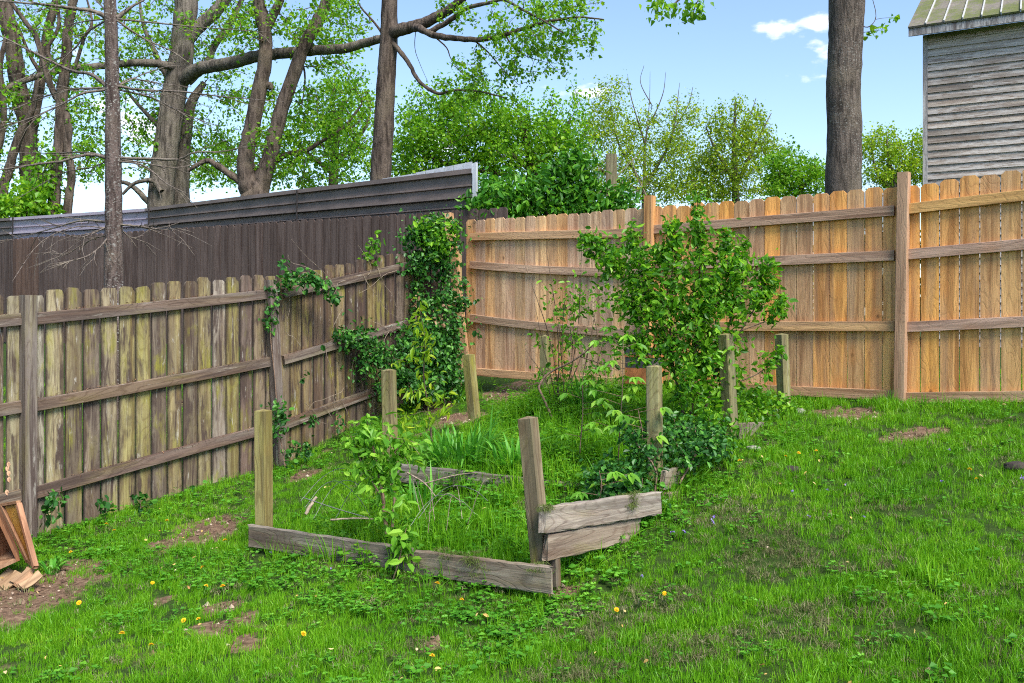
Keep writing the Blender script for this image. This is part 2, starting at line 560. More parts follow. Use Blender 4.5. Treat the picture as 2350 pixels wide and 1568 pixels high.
def leaf_material(name, stops, gloss=.45, trans=.38, spec=.3):
    m, nt, b = new_mat(name)
    g = N(nt)
    at = g.n('Attribute'); at.attribute_name = 'tint'
    f = at.outputs['Fac']
    col = g.ramp(f, stops)
    g.l(col, b.inputs['Base Color'])
    b.inputs['Roughness'].default_value = gloss
    b.inputs['Specular IOR Level'].default_value = spec
    tr = g.n('BsdfTranslucent')
    tcol = g.mix(1.0, col, rgb(1.25, 1.2, .55), 'MULTIPLY')
    g.l(tcol, tr.inputs['Color'])
    mx = g.n('MixShader'); mx.inputs[0].default_value = trans
    g.l(b.outputs[0], mx.inputs[1]); g.l(tr.outputs[0], mx.inputs[2])
    g.l(mx.outputs[0], nt.nodes['Material Output'].inputs['Surface'])
    return m
ML_BRIGHT = leaf_material('spring_maple_leaf', [(0, (.075, .22, .012)), (.5, (.15, .37, .018)), (1, (.30, .52, .03))], trans=.5)
ML_MID = leaf_material('bush_leaf', [(0, (.040, .15, .010)), (.55, (.10, .30, .016)), (1, (.26, .50, .03))], gloss=.38, trans=.45)
ML_DARK = leaf_material('ivy_leaf', [(0, (.016, .072, .014)), (.6, (.038, .155, .022)), (1, (.11, .31, .035))], gloss=.42, trans=.28, spec=.35)
ML_DEEP = leaf_material('hedge_leaf', [(0, (.026, .12, .010)), (.6, (.062, .235, .016)), (1, (.16, .38, .025))], gloss=.42, trans=.38)
ML_OLIVE = leaf_material('thin_tree_leaf', [(0, (.13, .24, .014)), (.6, (.25, .40, .022)), (1, (.42, .52, .035))], trans=.5)
ML_YELLOW = leaf_material('young_yellow_leaf', [(0, (.15, .30, .012)), (.6, (.26, .43, .018)), (1, (.42, .52, .04))], trans=.45)
ML_PALE = leaf_material('pale_broad_leaf', [(0, (.085, .25, .02)), (.6, (.16, .39, .03)), (1, (.32, .56, .06))], trans=.45)
ML_DEAD = leaf_material('dead_leaf', [(0, (.20, .10, .05)), (1, (.46, .30, .18))], trans=.2)
ML_GRASS = leaf_material('lawn_blade', [(0, (.055, .19, .008)), (.4, (.12, .33, .010)), (.75, (.19, .43, .016)), (.93, (.30, .50, .03)), (1, (.42, .47, .12))], gloss=.42, trans=.40)
ML_CLOVER = leaf_material('clover_leaf', [(0, (.045, .18, .012)), (.6, (.09, .30, .018)), (1, (.19, .44, .035))], gloss=.45, trans=.35)
ML_IRIS = leaf_material('strap_leaf', [(0, (.05, .22, .02)), (.6, (.11, .37, .04)), (1, (.22, .52, .08))], gloss=.4, trans=.45)
ML_STRAW = leaf_material('dry_thatch_blade', [(0, (.07, .075, .025)), (.6, (.17, .17, .07)), (1, (.40, .35, .22))], gloss=.7, trans=.2)

def plain(name, c, rough=.6, metal=0.0, noise_amt=.15, scale=12, bump=.0):
    m, nt, b = new_mat(name)
    g = N(nt)
    tc = g.n('TexCoord')
    n1 = g.noise(tc.outputs['Object'], scale, 5, .6)
    col = g.mix(g.rng(n1, .3, .7), rgb(*[x * (1 - noise_amt) for x in c]), rgb(*[min(1, x * (1 + noise_amt)) for x in c]))
    g.l(col, b.inputs['Base Color'])
    b.inputs['Roughness'].default_value = rough; b.inputs['Metallic'].default_value = metal
    if bump:
        g.l(g.bump(n1, bump, .01), b.inputs['Normal'])
    return m

# ------------------------------------------------------------------ lines of the three fences
LP1, LSTEP = Vector((-3.663, 6.93, 0)), Vector((1.411, 1.989, 0))
LN = Vector((.8156, -.5786, 0))
RP2, RSTEP = Vector((3.348, 7.90, 0)), Vector((1.960, -1.488, 0))
RN = Vector((-.605, -.796, 0))
BP, BD, BN = Vector((-1.275, 12.45, 0)), Vector((.877, -.480, 0)).normalized(), Vector((-.48, -.877, 0)).normalized()

def behind_left(x, y):
    return (x - LP1.x) * LN.x + (y - LP1.y) * LN.y < -.03
def behind_right(x, y):
    return (x - RP2.x) * RN.x + (y - RP2.y) * RN.y < -.03

# bare-earth patches, measured on the ground: (px, py, half-length px, half-height px)
PATCH = [(70, 1365, 130, 70), (-60, 1400, 120, 80), (180, 1330, 70, 22), (470, 1222, 95, 30), (400, 1250, 60, 18), (1935, 950, 60, 20), (1180, 900, 70, 20), (1050, 965, 60, 14),
         (510, 1395, 45, 18), (490, 1440, 60, 18), (560, 1480, 35, 12), (640, 1020, 40, 12), (700, 1090, 30, 12), (2090, 1000, 70, 14), (560, 1420, 30, 10),
         (1290, 1360, 45, 10), (1000, 935, 40, 14), (370, 1385, 25, 10), (990, 1480, 30, 10)]
PW = []
for (a, b_, c, d) in PATCH:
    g0 = G(a, b_); s = g0.y / FPX
    g1 = G(a, b_ + d)
    PW.append((g0.x, g0.y, c * s, max(.10, abs(g0.y - g1.y))))
def fbm(x, y, s, o=0.0):
    return mnoise.fractal(Vector((x * s + o, y * s - o, o * .7)), 1.0, 2.0, 4)
def dirt_at(x, y):
    v = 0.0
    for (cx, cy, rx, ry) in PW:
        q = ((x - cx) / rx) ** 2 + ((y - cy) / ry) ** 2
        v = max(v, 1.25 - q * .8)
    return v + (fbm(x, y, 3.2, 5.0) * .6 + fbm(x, y, 9.0, 15.0) * .5) * (1 if v > .05 else .45)

# ------------------------------------------------------------------ ground
def axis(lo, hi, fine, far):
    a = list(np.arange(lo, hi, fine))
    s = fine; x = hi; right = []
    while x < far:
        right.append(x); s *= 1.28; x += s
    s = fine; x = lo; left = []
    while x > -far:
        s *= 1.28; x -= s; left.append(x)
    return np.array(left[::-1] + a + right + [far])
gx = axis(-5.2, 5.4, .075, 260); gy = axis(2.2, 11.2, .075, 320)
X, Y = np.meshgrid(gx, gy)
Z = Hn(X, Y)
for i in range(X.shape[0]):
    for j in range(X.shape[1]):
        x, y = X[i, j], Y[i, j]
        if -5.3 < x < 5.5 and 2.1 < y < 11.3:
            Z[i, j] += .022 * fbm(x, y, 2.1) + .010 * fbm(x, y, 7.0)
ny, nx = X.shape
V = np.stack([X.ravel(), Y.ravel(), Z.ravel()], 1)
ii, jj = np.meshgrid(np.arange(ny - 1), np.arange(nx - 1), indexing='ij')
F = np.stack([ii * nx + jj, ii * nx + jj + 1, (ii + 1) * nx + jj + 1, (ii + 1) * nx + jj], -1).reshape(-1, 4)
bare = np.array([min(1, max(0, dirt_at(x, y) * 1.4)) if (-6 < x < 6 and 2 < y < 12) else 0 for x, y in zip(X.ravel(), Y.ravel())])
m, nt, b = new_mat('earth_and_turf')
g = N(nt)
tc = g.n('TexCoord'); v = tc.outputs['Object']
at = g.n('Attribute'); at.attribute_name = 'tint'
n1 = g.noise(v, 3.5, 6, .65); n2 = g.noise(v, 28, 5, .65); n3 = g.noise(v, 90, 3, .6)
earth = g.ramp(n2, [(.28, (.06, .036, .022)), (.5, (.155, .098, .062)), (.72, (.27, .185, .12))])
turf = g.ramp(n2, [(.25, (.016, .034, .006)), (.6, (.034, .065, .010)), (.85, (.085, .10, .03))])
col = g.mix(g.rng(g.math('ADD', at.outputs['Fac'], g.math('MULTIPLY', g.math('SUBTRACT', n1, .5), .5)), .25, .6), turf, earth)
col = g.mix(g.math('MULTIPLY', g.rng(n3, .68, .74), .6), col, rgb(.36, .27, .19))
g.l(col, b.inputs['Base Color']); b.inputs['Roughness'].default_value = .95; b.inputs['Specular IOR Level'].default_value = .15
g.l(g.bump(g.math('ADD', n2, g.math('MULTIPLY', n3, .5)), .8, .02), b.inputs['Normal'])
ground = add('ground', np_mesh('ground', V, F, m, bare, smooth=True))
ground['kind'] = 'structure'; ground['label'] = 'sloping back yard ground of turf and bare brown earth'

# ------------------------------------------------------------------ fences
def jitter(c, r, a=.12):
    k = 1 + r.uniform(-a, a)
    return (c[0] * k * (1 + r.uniform(-.04, .04)), c[1] * k, c[2] * k * (1 + r.uniform(-.06, .06)), 1)

def rail(parent, mat, A, B, n, w, t, color, seed, sag=0.0, name='rail'):
    L = (Vector(B) - Vector(A)).length
    o = add(name, board_mesh(name, w, t, L, mat, 8, .003, sag, .0012, seed), parent)
    o.matrix_local = inv(parent) @ frame_between(A, B, n)
    o.color = color
    return o

def post(parent, mat, A, B, n, w, color, seed, top=None, name='post'):
    L = (Vector(B) - Vector(A)).length
    o = add(name, board_mesh(name, w, w, L, mat, 6, .005, 0, .0015, seed, top), parent)
    o.matrix_local = inv(parent) @ frame_between(A, B, n)
    o.color = color
    return o

# old weathered fence
r = random.Random(11)
old = thing('weathered_fence', 'old weathered mossy dog-ear picket fence sagging along the yard', 'fence', (LP1.x, LP1.y, H(LP1.x, LP1.y)))
OLD_PAL = [(.30, .245, .13), (.34, .29, .18), (.25, .205, .115), (.19, .145, .10), (.12, .085, .068), (.31, .28, .22), (.28, .24, .11), (.095, .066, .056)]
LBASE = [-1.92, -1.72, -1.53, -1.06]      # fence foot at the posts, from before the frame to the corner
LTOPR = [-.19, 0.005, .245, .70]
def lerp(a, b, t):
    return a + (b - a) * t
def lpos(u, off=0.0):
    p = LP1 + LSTEP * (u - 1) + LN * off
    return p
old_pk = [picket_mesh('picket', .14, .017, 1.88, .034, M_OLD, s, .008) for s in range(6)]
n_old = 0
for bay in range(3):
    u0, u1 = bay, bay + 1
    cnt = 16
    for k in range(cnt):
        f = (k + .5) / cnt
        if bay == 0 and f < .5:
            continue
        u = bay + f
        p = lpos(u, -.052)
        zb = EYE + lerp(LBASE[bay], LBASE[bay + 1], f) - .02
        tp = EYE + lerp(LTOPR[bay], LTOPR[bay + 1], f) + .145 + r.uniform(-.018, .018) - (.03 if bay == 2 else 0)
        o = add('picket', old_pk[r.randrange(6)], old)
        o.matrix_local = inv(old) @ frame_between((p.x, p.y, zb), (p.x + r.uniform(-.008, .008), p.y + r.uniform(-.008, .008), tp), LN)
        o.scale = (r.uniform(.93, .99), 1, (tp - zb) / 1.88)
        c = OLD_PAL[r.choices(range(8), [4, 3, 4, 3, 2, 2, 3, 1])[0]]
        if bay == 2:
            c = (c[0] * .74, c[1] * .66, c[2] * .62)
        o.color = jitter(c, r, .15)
        n_old += 1
    for (h0, h1) in ((LTOPR[bay], LTOPR[bay + 1]), (None, None), (None, None)):
        pass
RAILS_L = [[-.19, .005, .245, .70], [-.85, -.655, -.41, .035], [-1.53, -1.325, -1.05, -.62]]
for bay in range(3):
    for q in range(3):
        a = lpos(bay + .02, -.022); b2 = lpos(bay + .98, -.022)
        A = Vector((a.x, a.y, EYE + RAILS_L[q][bay] - .046)); B = Vector((b2.x, b2.y, EYE + RAILS_L[q][bay + 1] - .046))
        o = rail(old, M_OLDR, A, B, LN, .092, .038, jitter((.15, .105, .08), r, .15), 100 + bay * 3 + q, r.uniform(0, .012) * (-1 if q == 2 else 1))
PT = [(1, -1.80, .14), (2, -1.62, .325)]
for (u, zb, zt) in PT:
    p = lpos(u, 0.0)
    lean = Vector((0, 0, 0)) if u == 1 else LSTEP.normalized() * -.13
    post(old, M_OLDR, (p.x, p.y, EYE + zb), (p.x + lean.x, p.y + lean.y, EYE + zt), LN, .095, jitter((.20, .16, .145), r, .05), 60 + u)

# reddish needle litter lying on the rails of the old fence
rl = np.random.default_rng(90)
lp_, ld_ = [], []
for bay in range(3):
    for q in range(3):
        n_ = 260
        f = rl.random(n_) * .94 + .03
        keep = np.array([mnoise.noise(Vector((ff * 6 + bay * 9, q * 5.0, 1))) > -.25 for ff in f])
        f = f[keep]
        for ff in f:
            p = lpos(bay + ff, -.022 + rl.uniform(-.016, .02))
            lp_.append((p.x, p.y, EYE + lerp(RAILS_L[q][bay], RAILS_L[q][bay + 1], ff) + rl.uniform(.0, .009) + .001)); ld_.append((rl.normal(0, 1), rl.normal(0, 1), rl.normal(0, .25)))
lp_ = np.array(lp_); ld_ = np.array(ld_)
Ln_ = rl.uniform(.012, .032, len(lp_))
o = add('needle_litter', leaf_mesh('needle_litter', lp_, ld_, np.tile([.05, .1, 1.0], (len(lp_), 1)) + rl.normal(0, .3, (len(lp_), 3)), Ln_, Ln_ * .22, 'diamond', leaf_material('dry_needle', [(0, (.06, .028, .018)), (.6, (.17, .075, .04)), (1, (.34, .20, .11))], .8, .1)))
tag(o, 'reddish dry needle litter lying along the old fence rails', None, None, 'stuff')

# new fence
new = thing('new_wood_fence', 'newer orange-tan dog-ear picket fence across the back', 'fence', (RP2.x, RP2.y, H(RP2.x, RP2.y)))
NEW_PAL = [(.80, .385, .10), (.76, .375, .11), (.63, .355, .15), (.56, .335, .175), (.82, .38, .085), (.72, .37, .125)]
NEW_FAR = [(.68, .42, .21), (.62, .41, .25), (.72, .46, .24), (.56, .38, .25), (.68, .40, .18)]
new_pk = [picket_mesh('picket', .1385, .016, 1.86, .028, M_NEW) for s in range(1)]
def rpos(u, off=0.0):     # u = 0 corner, 1, 2 the posts, 3 beyond the frame
    return RP2 + RSTEP * (u - 2) + RN * off
TOPP = [1.115, 1.09, 1.105, 1.25]
BOTP = [-.735, -.745, -.72, -.60]
for bay in range(3):
    cnt = [17, 16, 16][bay]
    for k in range(cnt):
        f = (k + .5) / cnt
        if bay == 2 and f > .62:
            continue
        p = rpos(bay + f, -.052)
        zb = EYE + lerp(BOTP[bay], BOTP[bay + 1], f)
        tp = EYE + lerp(TOPP[bay], TOPP[bay + 1], f) + r.uniform(-.012, .012)
        o = add('picket', new_pk[0], new)
        o.matrix_local = inv(new) @ frame_between((p.x, p.y, zb), (p.x, p.y, tp), RN)
        o.scale = ((1.08 if bay == 0 else (1.065 if bay == 1 else 1.035)) * r.uniform(.985, 1.012), 1, (tp - zb) / 1.86)
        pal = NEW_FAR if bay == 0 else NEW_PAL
        o.color = jitter(pal[r.randrange(len(pal))], r, .10)
RAILS_R = [[[.955, .88], [.625, .47], [-.005, -.165], [-.64, -.68]], [[.905, .94], [.53, .55], [-.085, -.065], [-.68, -.665]], [[.946, 1.075], [.554, .68], [-.07, .06], [-.68, -.52]]]
RAILC = [[(.56, .345, .17), (.50, .33, .22), (.37, .245, .175), (.50, .31, .17)], [(.37, .245, .175), (.42, .275, .195), (.55, .33, .16), (.46, .27, .15)], [(.52, .29, .11), (.45, .30, .225), (.45, .30, .235), (.42, .26, .15)]]
for bay in range(3):
    for q in range(4):
        a = rpos(bay + (.035 if bay == 0 else .02), -.022); b2 = rpos(bay + .98, -.022)
        A = Vector((a.x, a.y, EYE + RAILS_R[bay][q][0] - .045)); B = Vector((b2.x, b2.y, EYE + RAILS_R[bay][q][1] - .045))
        rail(new, M_NEW, A, B, RN, .09, .038, jitter(RAILC[bay][q], r, .04), 200 + bay * 4 + q, .022 if (bay == 0 and q in (1, 2)) else 0.0)
for u, zb, zt, c in ((1, -.85, 1.205, (.52, .29, .11)), (2, -.85, 1.215, (.40, .25, .15))):
    p = rpos(u, .0)
    lean = RSTEP.normalized() * (.035 if u == 2 else .03)
    post(new, M_NEW, (p.x, p.y, EYE + zb), (p.x + lean.x, p.y + lean.y, EYE + zt), RN, .092, jitter(c, r, .02), 300 + u)
pb, pt = P(1072, 868, 10.72), P(1029, 490, 10.80)
post(new, M_NEW, pb, pt, (-.30, -.95, 0), .095, (.50, .30, .15, 1), 310)
pb2 = rpos(0, -.02)
post(new, M_NEW, (pb2.x - .1, pb2.y + .05, EYE - .95), (pb2.x - .1, pb2.y + .05, EYE + .75), RN, .092, (.34, .24, .11, 1), 311)

# brown fence of the neighbour
brown = thing('brown_fence', 'tall dark brown stained picket fence behind the old fence', 'fence', (BP.x, BP.y, EYE - .46))
br_pk = [picket_mesh('picket', .1365, .020, 1.9, .030, M_BROWN) for _ in range(1)]
BROWN_L = 14.0
t = -1.32
k = 0
while t < BROWN_L:
    p = BP - BD * t
    zt = EYE + 1.37 + r.uniform(-.008, .008)
    o = add('picket', br_pk[0], brown)
    o.matrix_local = inv(brown) @ frame_between((p.x, p.y, zt - 1.9), (p.x, p.y, zt), BN)
    q = .085 * r.uniform(.80, 1.18)
    o.color = (q * 1.08, q * .78, q * .68, 1)
    if 8.2 < t < 8.9:
        o.color = (.11, .066, .048, 1)
    t += .1455
    k += 1
for q in (.25, .95, 1.6):
    A = BP - BD * BROWN_L - BN * .03; B = BP + BD * 1.3 - BN * .03
    rail(brown, M_BROWN, (A.x, A.y, EYE - .55 + q), (B.x, B.y, EYE - .55 + q), BN, .09, .038, (.07, .055, .05, 1), 400)

# corrugated metal screen above it
def corr_panel(name, A, B, zb0, zb1, zt0, zt1, n, mat, parent):
    """horizontally ribbed steel sheet from A to B"""
    prof = [(0, 0), (.10, 0), (.115, .035), (.15, .035), (.165, 0), (.30, 0), (.315, .03), (.335, .03), (.35, 0), (.47, 0), (.485, .075), (.535, .075), (.55, 0), (.68, 0), (.695, .035), (.72, .035), (.735, 0), (.90, 0), (.915, .06), (1, .06)]
    V, F = [], []
    for (P0, z0, z1) in ((A, zb0, zt0), (B, zb1, zt1)):
        for (f, d) in prof:
            q = P0 + n * d
            V.append((q.x, q.y, EYE + z0 + (z1 - z0) * f))
    k = len(prof)
    for i in range(k - 1):
        F.append((i, k + i, k + i + 1, i + 1))
    me = bpy.data.meshes.new(name); me.from_pydata(V, [], F); me.update(); me.materials.append(mat)
    o = part(name, me, parent)
    sol = o.modifiers.new('thickness', 'SOLIDIFY'); sol.thickness = .004; sol.offset = -1
    return o
M_STEEL = plain('brown_painted_steel', (.115, .088, .078), .48, .0, .25, 3)
M_STEEL2 = plain('lavender_reflection_steel', (.33, .285, .34), .45, .0, .12, 2)  # distinct panel colour, with its reflection painted in as lighter lavender
M_DARKJ = plain('dark_joint', (.02, .016, .015), .7)
M_STEELW = plain('white_painted_steel', (.42, .44, .48), .5, .0, .15, 4)
screen = thing('metal_siding_screen', 'ribbed brown metal siding panels rising above the brown picket fence', 'metal siding', (BP.x, BP.y + .3, EYE + 1.3))
def bpx(px, off):        # point of the screen line seen at a photograph column
    base = BP - BN * off
    k = (px - CX) / FPX
    t = (base.x - k * base.y) / (-BD.x + k * BD.y)
    return base + BD * t
cols = [(-330, 1.80, M_STEEL), (28, 1.80, M_STEEL2), (340, 1.77, M_STEEL), (680, 1.87, M_STEEL), (1086, 1.955, None)]
for i in range(4):
    A = bpx(cols[i][0] - (0 if i == 0 else 1.0), .28 + .006 * (i % 2)); B = bpx(cols[i + 1][0] + 1.0, .28 + .006 * (i % 2))
    corr_panel('siding_panel', A, B, 1.20, 1.20, cols[i][1], cols[i + 1][1], BN, cols[i][2], screen)
def slab(name, A, B, z0a, z1a, z0b, z1b, th, n, mat, parent):
    V = []
    for (q, z) in ((A, z0a), (B, z0b), (B, z1b), (A, z1a)):
        V.append((q.x, q.y, EYE + z))
    for (q, z) in ((A, z0a), (B, z0b), (B, z1b), (A, z1a)):
        q2 = q - n * th
        V.append((q2.x, q2.y, EYE + z))
    F = [(0, 1, 2, 3), (7, 6, 5, 4), (0, 4, 5, 1), (1, 5, 6, 2), (2, 6, 7, 3), (3, 7, 4, 0)]
    me = bpy.data.meshes.new(name); me.from_pydata(V, [], F); me.update(); me.materials.append(mat)
    return part(name, me, parent)
for px_ in (28, 340, 680):
    A = bpx(px_ - .7, .20); B = bpx(px_ + .7, .20)
    slab('joint_strip', A, B, 1.2, 1.80 if px_ < 100 else (1.76 if px_ < 400 else 1.865), 1.2, 1.80 if px_ < 100 else (1.76 if px_ < 400 else 1.865),   .02, BN, M_DARKJ, screen)
# white end trim and white sheets showing above
A = bpx(1084, .24); B = bpx(1092, .24)
slab('corner_trim', A, B, 1.2, 2.02, 1.2, 2.035, .05, BN, M_STEELW, screen)
for i in range(6):
    a, c = 955 + i * 21.6, 955 + (i + 1) * 21.6 - 1.5
    A = bpx(a, .42); B = bpx(c, .42)
    slab('white_sheet', A, B, 1.6, 2.0 + .014 * i, 1.6, 2.012 + .014 * i, .01, BN, M_STEELW, screen)
A = bpx(876, .40); B = bpx(953, .40)
slab('white_sheet', A, B, 1.6, 1.95, 1.6, 1.985, .01, BN, M_STEELW, screen)

# ------------------------------------------------------------------ barn
WD = Vector((.868, -.496, 0)); WNf = Vector((-.496, -.868, 0)); WB = -WNf
K0 = P(2121, 720, 16.0); K0.z = 0
barn = thing('barn', 'old barn with peeling grey clapboards and a mossy metal roof', 'barn', (K0.x, K0.y, EYE - .6))
BL = 5.2
r = random.Random(5)
EX = .126
nb = 43
for i in range(nb):
    z0 = EYE + 4.86 - (i + 1) * EX
    # a course may be made of two lengths butted together
    cut = r.choice([None, r.uniform(.4, 3.0)])
    spans = [(0.0, BL)] if cut is None else [(0.0, cut - .001), (cut + .001, BL)]
    for (s0, s1) in spans:
        e0_ = .06 if s0 == 0 else 0
        A = K0 + WD * (s0 + e0_); B = K0 + WD * s1
        L = s1 - s0 - e0_
        # clapboard: thick butt at the bottom, thin top, overlapping the board below
        hw = EX + .018
        V = []
        for zz in (0, L):
            V += [(-hw / 2, .0, zz), (-hw / 2, .040, zz), (hw / 2, .010, zz), (hw / 2, .0, zz)]
        Fc = [(0, 1, 5, 4), (1, 2, 6, 5), (2, 3, 7, 6), (3, 0, 4, 7), (3, 2, 1, 0), (4, 5, 6, 7)]
        me = bpy.data.meshes.new('clapboard'); me.from_pydata(V, [], Fc); me.update(); me.materials.append(M_BARN)
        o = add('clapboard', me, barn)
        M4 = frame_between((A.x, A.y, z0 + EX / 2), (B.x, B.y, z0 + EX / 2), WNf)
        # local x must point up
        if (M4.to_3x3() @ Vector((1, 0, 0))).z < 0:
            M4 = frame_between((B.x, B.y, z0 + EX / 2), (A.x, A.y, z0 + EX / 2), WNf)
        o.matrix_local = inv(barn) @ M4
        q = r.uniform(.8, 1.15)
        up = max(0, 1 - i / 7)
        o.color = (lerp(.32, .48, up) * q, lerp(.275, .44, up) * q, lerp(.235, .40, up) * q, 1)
def prism(name, pts, mat, parent):
    """closed box from 8 points"""
    F = [(0, 1, 2, 3), (7, 6, 5, 4), (0, 4, 5, 1), (1, 5, 6, 2), (2, 6, 7, 3), (3, 7, 4, 0)]
    me = bpy.data.meshes.new(name); me.from_pydata([tuple(p) for p in pts], [], F); me.update(); me.materials.append(mat)
    o = part(name, me, parent)
    return o
def obox(A, u, v, w, a0, a1, b0, b1, c0, c1):
    return [A + u * x + v * y + w * z for (z) in (c0, c1) for (x, y) in ((a0, b0), (a1, b0), (a1, b1), (a0, b1))]
UP = Vector((0, 0, 1))
kz = Vector((K0.x, K0.y, EYE))
o = prism('corner_board', obox(kz, WD, WNf, UP, -.02, .06, -.08, .036, -.9, 4.86), M_BARN, barn); o.color = (.26, .25, .25, 1)
o = prism('wall', obox(kz, WD, WNf, UP, -.015, BL, -4.5, -.005, -.9, 4.87), M_BARN, barn); o.color = (.16, .14, .12, 1)
o = prism('fascia', obox(kz, WD, WNf, UP, -.22, BL, .28, .31, 4.80, 4.95), M_BARN, barn); o.color = (.24, .24, .25, 1)
o = prism('soffit', obox(kz, WD, WNf, UP, -.21, BL, .0, .279, 4.875, 4.89), M_BARN, barn); o.color = (.30, .30, .30, 1)
m, nt, b = new_mat('mossy_metal_roof'); g = N(nt)
tc = g.n('TexCoord'); v = tc.outputs['Object']
n1 = g.noise(v, 2.0, 6, .7); n2 = g.noise(v, 22, 5, .7)
col = g.ramp(n2, [(.3, (.085, .072, .058)), (.7, (.23, .20, .165))])
col = g.mix(g.rng(g.math('ADD', g.math('MULTIPLY', n1, .6), g.math('MULTIPLY', n2, .4)), .45, .56), col, g.ramp(n2, [(.3, (.05, .065, .014)), (.7, (.135, .15, .035))]))
g.l(col, b.inputs['Base Color']); b.inputs['Roughness'].default_value = .9; g.l(g.bump(n2, .6, .02), b.inputs['Normal'])
M_ROOF = m
M_SEAM = plain('pale_worn_seam', (.42, .42, .40), .6, 0, .3, 30)
slope = (WB * 1.0 + UP * .52).normalized(); rn = slope.cross(WD); rn = rn if rn.z > 0 else -rn
e0 = kz + WNf * .33 + UP * 4.93
nseam = 19
for i in range(nseam):
    s0 = -.23 + i * .285
    prism('roof_panel', obox(e0, WD, slope, rn, s0 + .004, s0 + .281, 0, 4.6, 0, .03), M_ROOF, barn)
    if i:
        prism('roof_seam', obox(e0, WD, slope, rn, s0 - .011, s0 + .011, -.002, 4.6, .031, .06), M_SEAM, barn)

# ------------------------------------------------------------------ trees
def tree(name, label, mat_b, plant, crown_mesh, base, group=None, sides=8, thick=.05):
    t = thing(name, label, 'tree', base, group)
    big = [ln for ln in plant.lines if ln[0][1] >= thick]
    small = [ln for ln in plant.lines if ln[0][1] < thick]
    if big:
        part('trunk', tube_mesh('trunk', big, sides, mat_b), t)
    if small:
        part('branches', tube_mesh('branches', small, 4, M_CTWIG if mat_b is M_PINE else M_TWIG), t)['kind'] = 'stuff'
    if crown_mesh:
        part('crown', crown_mesh, t)
    return t

def limb_px(pl, pts, z, rads, zs=None, **kw):
    zz = zs or [z] * len(pts)
    return pl.limb([P(a, b, q) for (a, b), q in zip(pts, zz)], rads, **kw)

def lin(a, b, n):
    return list(np.linspace(a, b, n))

# conifer with bare whorled branches just behind the old fence
pl = Plant(21)
tr = limb_px(pl, [(266, 985), (262, 663), (261, 513), (260, 364), (258, 202), (254, 42), (252, 0), (248, -160)], 10, [.125, .100, .090, .083, .074, .066, .064, .055], n=5, wob=.02)
WH = [
    ([(246, 42), (217, 26), (174, 20), (105, 11), (0, 2), (-60, -6)], .028), ([(266, 42), (300, 18), (345, -8)], .030), ([(266, 44), (362, 53), (450, 62), (625, 75)], .013),
    ([(266, 46), (330, 88), (395, 118), (440, 150)], .012), ([(246, 46), (200, 75), (165, 118), (110, 145), (60, 180)], .013), ([(250, 40), (230, 10), (200, -20)], .012), ([(246, 44), (190, 50), (120, 66), (50, 70)], .011),
    ([(250, 202), (210, 172), (165, 163), (115, 140), (60, 112), (5, 85), (-40, 70)], .024), ([(250, 202), (160, 206), (105, 222), (40, 245), (0, 250)], .016), ([(250, 205), (190, 215), (130, 245), (60, 275), (0, 290)], .016),
    ([(268, 198), (330, 207), (420, 211), (510, 222), (640, 233)], .017), ([(268, 205), (350, 225), (420, 260), (500, 290)], .011), ([(268, 200), (300, 180), (350, 190), (440, 200)], .010), ([(266, 200), (330, 170), (390, 150)], .010),
    ([(252, 364), (200, 355), (140, 370), (60, 381), (0, 390), (-50, 392)], .022), ([(252, 360), (190, 350), (110, 352), (60, 350)], .014), ([(268, 362), (350, 365), (410, 365), (450, 350), (530, 345), (600, 310)], .018),
    ([(268, 370), (330, 380), (380, 420), (430, 445)], .011), ([(268, 366), (320, 372), (400, 385), (470, 372)], .010), ([(252, 366), (210, 385), (150, 395), (90, 425)], .010),
    ([(254, 512), (210, 506), (170, 510), (120, 525), (60, 540), (20, 552)], .017), ([(268, 515), (320, 520), (375, 527), (410, 523)], .015), ([(254, 535), (232, 565), (200, 588), (160, 600), (128, 612)], .013),
    ([(256, 540), (225, 545), (190, 560), (150, 585), (120, 575)], .009), ([(268, 518), (300, 545), (330, 540)], .008), ([(254, 515), (215, 535), (180, 545), (140, 535)], .008), ([(254, 525), (180, 520), (110, 545), (60, 590)], .007)]
rr = random.Random(4)
for pts, r0 in WH:
    dz = rr.uniform(-.8, 1.1)
    zs = [10 + dz * (i / (len(pts) - 1)) for i in range(len(pts))]
    ln = limb_px(pl, pts, 10, lin(r0, .0035, len(pts)), zs, n=5, wob=.12)
    for j in range(3, len(ln) - 1):
        if rr.random() < .62:
            q, rad = ln[j]
            d = Vector(ln[j + 1][0]) - Vector(ln[j][0]); d.normalize()
            side = Vector((rr.uniform(-1, 1), rr.uniform(-1, 1), rr.uniform(-.9, .5)))
            L = rr.uniform(.12, .5)
            e1 = Vector(q) + (d * .7 + side * .6) * L * .5
            e2 = e1 + (d * .5 + side * .7) * L * .6
            pl.lines.append([(np.array(q), min(rad * .6, .006)), (np.array(e1), .004), (np.array(e2), .002)])
            if rr.random() < .5:
                e3 = e1 + Vector((rr.uniform(-1, 1), rr.uniform(-1, 1), rr.uniform(-1, .4))) * L * .35
                pl.lines.append([(np.array(e1), .0035), (np.array(e3), .0018)])
tree('conifer_tree', 'slim lichen-speckled trunk with bare whorled branches between the two fences', M_PINE, pl, None, P(264, 985, 10), sides=14, thick=.05)

